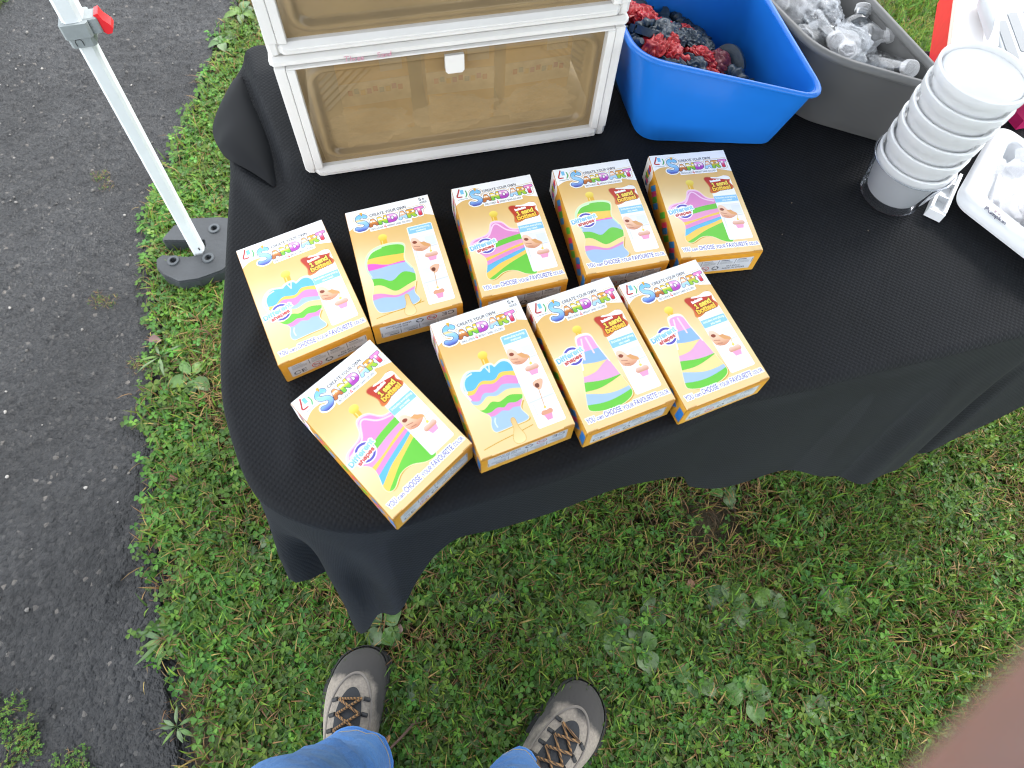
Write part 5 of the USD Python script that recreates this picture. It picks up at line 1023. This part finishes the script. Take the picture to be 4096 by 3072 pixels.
part(rb, 'edge_strip', quad_box(-0.015, 0.172, -0.0006, 0.0042, ZR, ZR + 0.0012), pale_red)
tag(part(None, 'white_pad', quad_box(-0.008, 0.150, 0.006, 0.150, ZB + 0.004, ZR - 0.010), red_inner), 'bright white pad lying inside the red card box', 'pad')
tag(part(None, 'white_divider', quad_box(-0.01, 0.13, 0.050, 0.056, ZR - 0.0095, ZR + 0.02), tray_white), 'upright white strip beside the pad in the red box', 'strip')
p0 = poly_extrude(affinity.rotate(sbox(0.66, 0.720, 0.70, 0.78), 18), 0.018, TABLE + 0.002)
tag(part(None, 'red_carton', p0, mat('magenta_card', (0.42, 0.010, 0.10), 0.45, vary=0.1, vscale=40)), 'deep red carton mostly hidden beneath the slotted white tray', 'carton')

# ------------------------------------------------------------------ the photographer, seen from above: boots, jeans, one finger
shaded_skin = mat('shaded_skin', (0.20, 0.108, 0.088), 0.5, vary=0.10, vscale=60, bump=(500, 0.0002), sub=0.15)  # base darkened all over: the camera's shade on the finger is put into the colour
denim = usdkit.material(stage, '/World/Looks/denim', {
    'tc': ('texture_coordinate', {}), 'n': ('noise_texture', {'scale': 7.0, 'detail': 5.0}), 'n2': ('noise_texture', {'scale': 420.0, 'detail': 2.0}), 'n3': ('noise_texture', {'scale': 22.0, 'detail': 3.0}), 'r': ('rgb_ramp', {'ramp': [(0.3, (0.035, 0.125, 0.36)), (0.55, (0.06, 0.19, 0.48)), (0.75, (0.13, 0.29, 0.56))]}),
    'a': ('math', {'math_type': 'multiply_add', 'value2': 0.35}), 's': ('math', {'math_type': 'multiply', 'value2': 0.65}), 'b': ('bump', {'distance': 0.0006}), 'b3': ('bump', {'distance': 0.014, 'strength': 0.8}), 'p': ('principled_bsdf', {'roughness': 0.85, 'sheen_weight': 0.08})},
    [('tc.object', 'n.vector'), ('tc.object', 'n2.vector'), ('tc.object', 'n3.vector'), ('n2.fac', 'a.value1'), ('n.fac', 's.value1'), ('s.value', 'a.value3'), ('a.value', 'r.fac'), ('r.color', 'p.base_color'), ('n3.fac', 'b3.height'), ('n2.fac', 'b.height'), ('b3.normal', 'b.normal'), ('b.normal', 'p.normal')], surface='p.BSDF')
suede = usdkit.material(stage, '/World/Looks/boot_suede', {
    'at': ('attribute', {'attribute': 'col'}), 'se': ('separate_color', {}), 'tc': ('texture_coordinate', {}), 'n': ('noise_texture', {'scale': 22.0, 'detail': 5.0, 'roughness': 0.6}), 'n2': ('noise_texture', {'scale': 260.0, 'detail': 3.0}), 'ad': ('math', {'math_type': 'multiply_add', 'value2': 0.75}),
    'wet': ('map_range', {'from_min': 0.66, 'from_max': 0.86, 'to_min': 0.0, 'to_max': 1.0, 'clamp': True}), 'dry': ('rgb_ramp', {'ramp': [(0.3, (0.185, 0.160, 0.132)), (0.7, (0.265, 0.230, 0.19))]}), 'm': ('mix_color', {'b': (0.035, 0.032, 0.030)}), 'b': ('bump', {'distance': 0.0005}), 'p': ('principled_bsdf', {'roughness': 0.8, 'sheen_weight': 0.05})},
    [('at.color', 'se.color'), ('tc.object', 'n.vector'), ('tc.object', 'n2.vector'), ('n.fac', 'ad.value1'), ('se.r', 'ad.value3'), ('ad.value', 'wet.value'), ('n2.fac', 'dry.fac'), ('dry.color', 'm.a'), ('wet.result', 'm.fac'), ('m.result', 'p.base_color'), ('n2.fac', 'b.height'), ('b.normal', 'p.normal')], surface='p.BSDF')
rubber = mat('boot_rubber', (0.022, 0.022, 0.023), 0.6, vary=0.2, bump=(200, 0.0006))
tongue_m = mat('boot_tongue', (0.016, 0.018, 0.022), 0.75, bump=(700, 0.0005))
lace_m = usdkit.material(stage, '/World/Looks/boot_lace', {'tc': ('texture_coordinate', {}), 'w': ('wave_texture', {'scale': 120.0, 'wave_type': 'bands', 'bands_direction': 'diagonal'}), 'r': ('rgb_ramp', {'ramp': [(0.25, (0.045, 0.024, 0.012)), (0.7, (0.24, 0.125, 0.042))]}), 'p': ('principled_bsdf', {'roughness': 0.7})},
    [('tc.object', 'w.vector'), ('w.fac', 'r.fac'), ('r.color', 'p.base_color')], surface='p.BSDF')
person = thing('person', 'person in blue jeans and grey lace-up boots with a blurred finger by the lens', 'person', (0, 0, 0))

def boot(parent, xy, ang, side, label):
    """Local y runs from heel (0) to toe (0.30); side +1 = right foot."""
    ca, sa = math.cos(math.radians(ang)), math.sin(math.radians(ang))
    def W(p):
        p = np.asarray(p, float); q = p.copy(); y = p[..., 1] - 0.30
        q[..., 0] = xy[0] + p[..., 0] * ca + y * sa; q[..., 1] = xy[1] - p[..., 0] * sa + y * ca
        return q
    ky = np.array([0.0, 0.015, 0.05, 0.10, 0.15, 0.20, 0.235, 0.262, 0.282, 0.294, 0.300])
    kw = np.array([0.016, 0.026, 0.034, 0.035, 0.0385, 0.047, 0.0495, 0.046, 0.037, 0.022, 0.004])
    kc = np.array([0, 0, 0, 0.001, 0.003, 0.003, 0.001, -0.003, -0.006, -0.008, -0.009]) * side * 1.0
    kh = np.array([0.115, 0.13, 0.135, 0.132, 0.108, 0.088, 0.076, 0.068, 0.058, 0.044, 0.03])
    w_, c_, h_ = (PchipInterpolator(ky, k) for k in (kw, kc, kh))
    zb = 0.020
    def surf(x, y):
        t = np.clip(np.abs(x - c_(y)) / np.maximum(w_(y), 1e-4), 0, 1)
        return zb + (h_(y) - zb) * (1 - t ** 2.6) ** (1 / 2.2)
    m_ = 40; a = np.linspace(0, math.pi, m_)
    rings, wetv = [], []
    for y in np.r_[np.linspace(0.0005, 0.27, 52), np.linspace(0.273, 0.2995, 14)]:
        ex = np.sign(np.cos(a)) * np.abs(np.cos(a)) ** (2 / 2.6); ez = np.abs(np.sin(a)) ** (2 / 2.2)
        x = c_(y) + w_(y) * ex; z = zb + (h_(y) - zb) * ez
        ring = np.c_[x, np.full(m_, y), z]; ring = np.vstack([ring, [[c_(y) - w_(y) * .5, y, zb - .002], [c_(y) + w_(y) * .5, y, zb - .002]]])
        rings.append(ring)
        toe = np.clip((y - 0.240) / 0.030, 0, 1.3); inner = np.clip((-side * (x - c_(y)) / max(w_(y), 1e-3) - 0.35) / 0.6, 0, 1) * np.clip((y - 0.12) / 0.09, 0, 1) * 0.42
        wetv.append(np.r_[0.14 + 0.55 * toe + inner, 0.5, 0.5])
    wet = np.concatenate(wetv + [[0.4], [0.8]])
    up = loft(rings); up.vertices = W(up.vertices)
    b = part(parent, 'boot', up, suede, 40, label=label) if False else None
    v, f = up.vertices, up.faces
    b = part(parent, 'boot', (v, f), suede, True, col=np.c_[wet, wet, wet], label=label)
    yy = np.linspace(0.0, 0.3, 60); off = 0.0045
    o = np.r_[np.c_[c_(yy) + w_(yy) + off, yy], np.c_[c_(yy) - w_(yy) - off, yy][::-1]]
    P = Polygon(o).buffer(0.003).buffer(-0.001)
    s1 = poly_extrude(P, 0.022, 0.004); s1.vertices = W(s1.vertices); part(b, 'sole', s1, rubber)
    rand = [];
    ang_ = np.linspace(-0.1, math.pi + 0.1, 40); 
    capr = []
    for z, k in ((0.022, 1.04), (0.030, 1.035), (0.036, 1.0), (0.0385, 0.955)):                 # rubber bumper round the toe
        yt = np.r_[np.linspace(0.225, 0.2996, 24), np.linspace(0.2996, 0.225, 24)]; sg = np.r_[np.ones(24), -np.ones(24)]
        capr.append(np.c_[c_(yt) + sg * (w_(yt) + 0.0012) * k, yt + 0.002 * (k > 1), np.full(48, z - 0.004 * np.clip((0.25 - yt) / 0.025, 0, 1))])
    g = trimesh.Trimesh(W(np.array(capr).reshape(-1, 3)), grid_faces(4, 48), process=False); part(b, 'toe_bumper', g, rubber, True)
    # dark tongue opening with a pale padded edge
    th = np.linspace(0, 2 * np.pi, 60, endpoint=False)
    def patch(cy, ry0, ry1, rx, lift, n=8):
        V = []
        for q in np.linspace(0.02, 1, n):
            y = cy + np.where(np.cos(th) > 0, ry1, ry0) * np.cos(th) * q; x = c_(y) + rx * np.sin(th) * q
            V.append(np.c_[x, y, surf(x, y) + lift * (1 - 0.5 * q)])
        return loft(V, True, False)
    g = patch(0.196, 0.115, 0.044, 0.0205, 0.0024); g.vertices = W(g.vertices); part(b, 'tongue', g, tongue_m, True)
    yc = 0.198 + np.where(np.cos(th) > -0.75, np.where(np.cos(th) > 0, 0.062, 0.085) * np.cos(th), -0.064); xs = c_(yc) + 0.0335 * np.sin(th)
    sel = np.cos(th) > -0.72; rim_ = np.c_[xs, yc, surf(xs, yc) + 0.0003][np.r_[np.where(th > math.pi)[0], np.where(th <= math.pi)[0]]]; rim_ = rim_[np.cos(np.r_[th[th > math.pi], th[th <= math.pi]]) > -0.7]
    part(b, 'padded_edge', tube(W(rim_), 0.0020, 8), mat('boot_seam', (0.17, 0.15, 0.13), 0.8) if side < 0 else '/World/Looks/boot_seam', True)
    for s in (-1, 1):
        for k in range(5):
            y = 0.224 - 0.0205 * k; x = c_(y) + s * 0.0250
            e_ = tube(W([(x - s * 0.004, y, float(surf(x - s * 0.004, y)) + 0.0016), (x + s * 0.004, y - 0.002, float(surf(x + s * 0.004, y)) + 0.0012)]), 0.0032, 10); part(b, 'eyelet_tab', e_, rubber, True)
    def lace(p, q, n=8, lift=0.0046):
        t = np.linspace(0, 1, n); x = p[0] * (1 - t) + q[0] * t; y = p[1] * (1 - t) + q[1] * t
        return tube(W(np.c_[x + 0 * y, y, surf(x, y) + lift - 0.001 * np.abs(2 * t - 1)]), 0.0021, 8)
    e = lambda s, k: (float(c_(0.224 - 0.0205 * k)) + s * 0.0180, 0.224 - 0.0205 * k)
    part(b, 'lace', lace(e(-1, 0), e(1, 0)), lace_m, True)
    for k in range(4):
        part(b, 'lace', lace(e(-1, k), e(1, k + 1), lift=0.0050), lace_m, True); part(b, 'lace', lace(e(1, k), e(-1, k + 1), lift=0.0064), lace_m, True)
    x0 = float(c_(0.13)) - side * 0.026
    if side < 0:
        bow = spline([(0.016, 0.132, 0.112), (0.034, 0.142, 0.100), (0.056, 0.160, 0.066), (0.060, 0.174, 0.048), (0.052, 0.162, 0.066), (0.030, 0.132, 0.104)], 30); part(b, 'lace_loop', tube(W(bow), 0.0024, 8), lace_m, True)
        end = spline([(0.020, 0.132, 0.110), (0.050, 0.148, 0.068), (0.078, 0.172, 0.040), (0.104, 0.198, 0.032)], 24); part(b, 'lace_end', tube(W(end), 0.0021, 8), mat('lace_dark', (0.09, 0.05, 0.035), 0.7), True)
    else:
        bow = spline([(-0.018, 0.105, 0.118), (-0.036, 0.118, 0.10), (-0.048, 0.135, 0.07), (-0.046, 0.122, 0.08), (-0.03, 0.1, 0.108)], 24); part(b, 'lace_loop', tube(W(bow), 0.0024, 8), lace_m, True)
    return W
WL = boot(person, (-0.214, 0.086), -4.0, -1, 'left grey boot, dark and wet at the toe')
WR = boot(person, (0.190, 0.046), 42.0, 1, 'right grey boot turned outward, wet at the toe')

def leg_rings(pts, n=48, seed=0):
    """pts: (x, y, z, radius across, radius along, tilt) from hem to hip."""
    P = np.array(pts, float); out = []
    d = P[:, 2]; f = PchipInterpolator(d, P)
    a = np.arange(n) * 2 * np.pi / n
    for z in np.r_[np.linspace(d[0], d[0] + 0.25, 30), np.linspace(d[0] + 0.26, d[-1], 40)]:
        x, y, _, ra, rb, tilt = f(z)
        w = 1 + 0.20 * (meshkit.fbm(np.stack([np.cos(a) * 1.3, np.sin(a) * 1.3, 0 * a + z * 21 + 4 * np.cos(a + z * 9) * 0.35], -1) + seed, 3, 70 + seed) - 0.5) * (1.4 if z < 0.4 else 0.7)
        out.append(np.c_[x + ra * np.cos(a) * w, y + rb * np.sin(a) * w, z + tilt * np.sin(a)])
    return out
# each trouser leg: front of the hem sits higher, over the instep
Lg = leg_rings([(-0.188, -0.112, 0.075, 0.062, 0.088, 0.032), (-0.191, -0.118, 0.16, 0.065, 0.084, 0.02), (-0.193, -0.122, 0.30, 0.070, 0.080, 0.005), (-0.185, -0.130, 0.50, 0.078, 0.084, 0), (-0.155, -0.165, 0.70, 0.092, 0.100, 0), (-0.125, -0.20, 0.86, 0.100, 0.115, 0)], seed=1)
Rg = leg_rings([(0.060, -0.130, 0.075, 0.062, 0.088, 0.032), (0.055, -0.134, 0.16, 0.066, 0.086, 0.02), (0.042, -0.138, 0.30, 0.070, 0.080, 0.005), (0.024, -0.150, 0.50, 0.076, 0.084, 0), (0.0, -0.170, 0.70, 0.092, 0.100, 0), (-0.025, -0.20, 0.86, 0.100, 0.115, 0)], seed=2)
a = np.arange(48) * 2 * np.pi / 48
Hip = [np.c_[-0.075 + rx * np.cos(a), -0.215 + ry * np.sin(a), np.full(48, z)] for z, rx, ry in ((0.80, 0.135, 0.105), (0.84, 0.165, 0.125), (0.90, 0.172, 0.130), (0.97, 0.165, 0.122), (1.02, 0.158, 0.115))]
jeans = part(person, 'jeans', cat_([loft(Lg, False, True), loft(Rg, False, True), loft(Hip)]), denim, True)
for rg in (Lg, Rg):                                              # stitched, turned-up hem edge
    ring_ = np.vstack([rg[0], rg[0][:1]]); part(jeans, 'hem', tube(ring_, 0.0028, 8, False), denim, True)
    part(jeans, 'hem_stitch', tube(np.vstack([rg[2], rg[2][:1]]) + (np.vstack([rg[2], rg[2][:1]]) - rg[2].mean(0)) * np.array([0.006, 0.006, 0]), 0.0006, 5, False), mat('hem_thread', (0.35, 0.30, 0.22), 0.7) if rg is Lg else '/World/Looks/hem_thread', True)

# body as one continuous surface: head, neck, arms, hands, trunk and legs
H = lambda *p: np.array(p, float)
rt = RIGHT * 0.64 - UP * 0.768                                   # direction in which the other fingers lie beside the first
tip, K1 = H(0.0374, -0.0074, 1.3455) + rt * 0.0022, H(0.0950, 0.0395, 1.3770) + rt * 0.0075
pieces = []
shL, shR = H(-0.265, -0.27, 1.40), H(0.115, -0.27, 1.40)
pieces.append(chain([(-0.075, -0.22, 0.92), (-0.075, -0.225, 1.10), (-0.075, -0.25, 1.30), (-0.075, -0.262, 1.42)], [0.12, 0.115, 0.125, 0.085]))
pieces.append(chain([shL, (-0.075, -0.26, 1.40), shR], [0.06, 0.09, 0.06]))
pieces.append(chain([(-0.075, -0.262, 1.42), (-0.075, -0.245, 1.53)], [0.062, 0.054]))
head = H(-0.075, -0.215, 1.63)
pieces.append(m3.Manifold.batch_hull([m3.Manifold.sphere(r_, 40).translate(tuple(head + H(*o))) for r_, o in ((0.078, (0, -0.02, 0.035)), (0.070, (0, 0.02, 0.03)), (0.046, (0, 0.030, -0.045)), (0.030, (0, 0.048, -0.068)))]))
pieces.append(chain([head + H(0, 0.084, 0.012), head + H(0, 0.101, -0.018)], [0.008, 0.013]))                      # nose
pieces.append(chain([head + H(-0.018, 0.078, -0.048), head + H(0.018, 0.078, -0.048)], [0.007, 0.007]))               # lips
for s in (-1, 1): pieces.append(chain([head + H(s * 0.076, -0.01, 0.012), head + H(s * 0.074, -0.004, -0.02)], [0.014, 0.009]))
kn = [K1 + rt * d for d in (0, 0.0195, 0.038, 0.054)]
wrist, elbow = H(0.150, -0.060, 1.365), H(0.245, -0.265, 1.12)
pieces.append(chain([shR, elbow], [0.052, 0.042])); pieces.append(chain([elbow, wrist], [0.042, 0.027]))
pieces.append(m3.Manifold.batch_hull([m3.Manifold.sphere(0.0115, 20).translate(tuple(k)) for k in kn] + [m3.Manifold.sphere(0.022, 20).translate(tuple(wrist))]))
fd = (tip - K1); L_ = np.linalg.norm(fd); fd /= L_
for i, k in enumerate(kn):                                       # four fingers, unequal, curled across the front of the camera
    ln = L_ * (1.0, 1.08, 1.0, 0.80)[i]; b = np.cross(fd, rt); b /= np.linalg.norm(b)
    p1, p2, p3 = k + fd * ln * 0.45 - b * 0.004, k + fd * ln * 0.76, k + fd * ln + b * 0.003
    if i > 0: p2, p3 = p2 + rt * 0.004 * i, p3 + rt * 0.006 * i
    pieces.append(chain([k, p1, p2, p3], [0.0094, 0.0086, 0.0082, 0.0074] if i < 3 else [0.009, 0.0078, 0.0072, 0.006]))
pieces.append(chain([wrist + H(-0.012, 0.018, 0.012), (0.118, -0.050, 1.405), (0.088, -0.062, 1.428), (0.062, -0.064, 1.440)], [0.016, 0.0125, 0.0105, 0.0085]))
elL, wrL = H(-0.315, -0.30, 1.12), H(-0.335, -0.21, 0.88)
pieces.append(chain([shL, elL], [0.052, 0.042])); pieces.append(chain([elL, wrL], [0.042, 0.027]))
pieces.append(m3.Manifold.batch_hull([m3.Manifold.sphere(0.011, 20).translate(tuple(wrL + H(0.0, o, -0.085))) for o in (-0.026, -0.009, 0.009, 0.026)] + [m3.Manifold.sphere(0.022, 20).translate(tuple(wrL))]))
for i, o in enumerate((-0.026, -0.009, 0.009, 0.026)):
    k = wrL + H(0, o, -0.085); ln = (0.062, 0.076, 0.080, 0.072)[i]
    pieces.append(chain([k, k + H(0.006, o * 0.1, -ln * 0.45), k + H(0.020, o * 0.1, -ln * 0.75), k + H(0.034, o * 0.1, -ln * 0.92)], [0.0098, 0.0086, 0.008, 0.0068]))
pieces.append(chain([wrL + H(0.004, 0.018, -0.02), wrL + H(0.014, 0.042, -0.055), wrL + H(0.022, 0.050, -0.085), wrL + H(0.03, 0.05, -0.105)], [0.015, 0.012, 0.0098, 0.0080]))
for rg, hip, ank in ((Lg, (-0.14, -0.21, 0.88), (-0.196, -0.15, 0.09)), (Rg, (-0.01, -0.21, 0.88), (0.055, -0.165, 0.09))):
    knee = (np.array(hip) * 0.47 + np.array(ank) * 0.53) + H(0, 0.03, 0)
    pieces.append(chain([hip, knee, ank], [0.085, 0.054, 0.032]))
    fwd = H(-0.008, 0.10, -0.040) if rg is Lg else H(0.065, 0.085, -0.040)
    pieces.append(chain([ank, np.array(ank) + fwd], [0.030, 0.014]))
body_m = m3.Manifold.batch_boolean(pieces, m3.OpType.Add).refine_to_length(0.0075)
bm = to_tm(body_m); trimesh.smoothing.filter_taubin(bm, lamb=0.5, nu=0.52, iterations=12)
part(person, 'body', bm, shaded_skin, True)
nailp = tip + fd * 0.0045 - np.cross(fd, rt) * 0.0052
nl = trimesh.creation.icosphere(3, 1.0); nl.vertices *= np.array([0.0055, 0.0045, 0.0009])
Rm = np.eye(4); bz = -np.cross(fd, rt); bz /= np.linalg.norm(bz); Rm[:3, 0], Rm[:3, 1], Rm[:3, 2], Rm[:3, 3] = fd, np.cross(bz, fd), bz, nailp - bz * 0.002
nl.apply_transform(Rm); part(person, 'fingernail', nl, mat('nail', (0.52, 0.30, 0.25), 0.3), True)
shirt_m = mat('shirt', (0.05, 0.055, 0.065), 0.85, vary=0.2, bump=(400, 0.0005))
sp = [chain([(-0.075, -0.225, 0.95), (-0.075, -0.23, 1.10), (-0.075, -0.252, 1.30), (-0.075, -0.262, 1.41)], [0.142, 0.132, 0.138, 0.098]), chain([shL, (-0.075, -0.262, 1.395), shR], [0.074, 0.10, 0.074]),
      chain([shR, elbow, elbow * 0.25 + wrist * 0.75], [0.068, 0.056, 0.042]), chain([shL, elL, elL * 0.25 + wrL * 0.75], [0.068, 0.056, 0.042])]
sm = to_tm(m3.Manifold.batch_boolean(sp, m3.OpType.Add).refine_to_length(0.014)); trimesh.smoothing.filter_taubin(sm, lamb=0.5, nu=0.52, iterations=14)
sm.vertices += sm.vertex_normals * (0.010 * (meshkit.fbm(sm.vertices * 14, 3, 90) - 0.5))[:, None]
part(person, 'shirt', sm, shirt_m, True)
hs = trimesh.creation.icosphere(4, 1.0); hv = hs.vertices * np.array([0.084, 0.100, 0.078]); hv = hv * (1 + 0.05 * (meshkit.fbm(hs.vertices * 6, 3, 91) - 0.5))[:, None]
hv = hv[:, :] + head + H(0, -0.024, 0.048); keep = hs.vertices[hs.faces].mean(1); keep = (keep[:, 2] > -0.15) | (keep[:, 1] < -0.25)
part(person, 'hair', trimesh.Trimesh(hv, hs.faces[keep], process=False), mat('hair', (0.05, 0.032, 0.02), 0.55, bump=(150, 0.002)), True)
for s in (-1, 1):
    e_ = trimesh.creation.icosphere(3, 0.0115); e_.apply_translation(head + H(s * 0.030, 0.071, 0.018)); part(person, 'eye', e_, mat('eye_white', (0.7, 0.68, 0.66), 0.25) if s < 0 else '/World/Looks/eye_white', True)
    e_ = trimesh.creation.icosphere(2, 0.0058); e_.apply_translation(head + H(s * 0.030, 0.078, 0.014)); part(person, 'iris', e_, mat('iris', (0.05, 0.035, 0.025), 0.2) if s < 0 else '/World/Looks/iris', True)
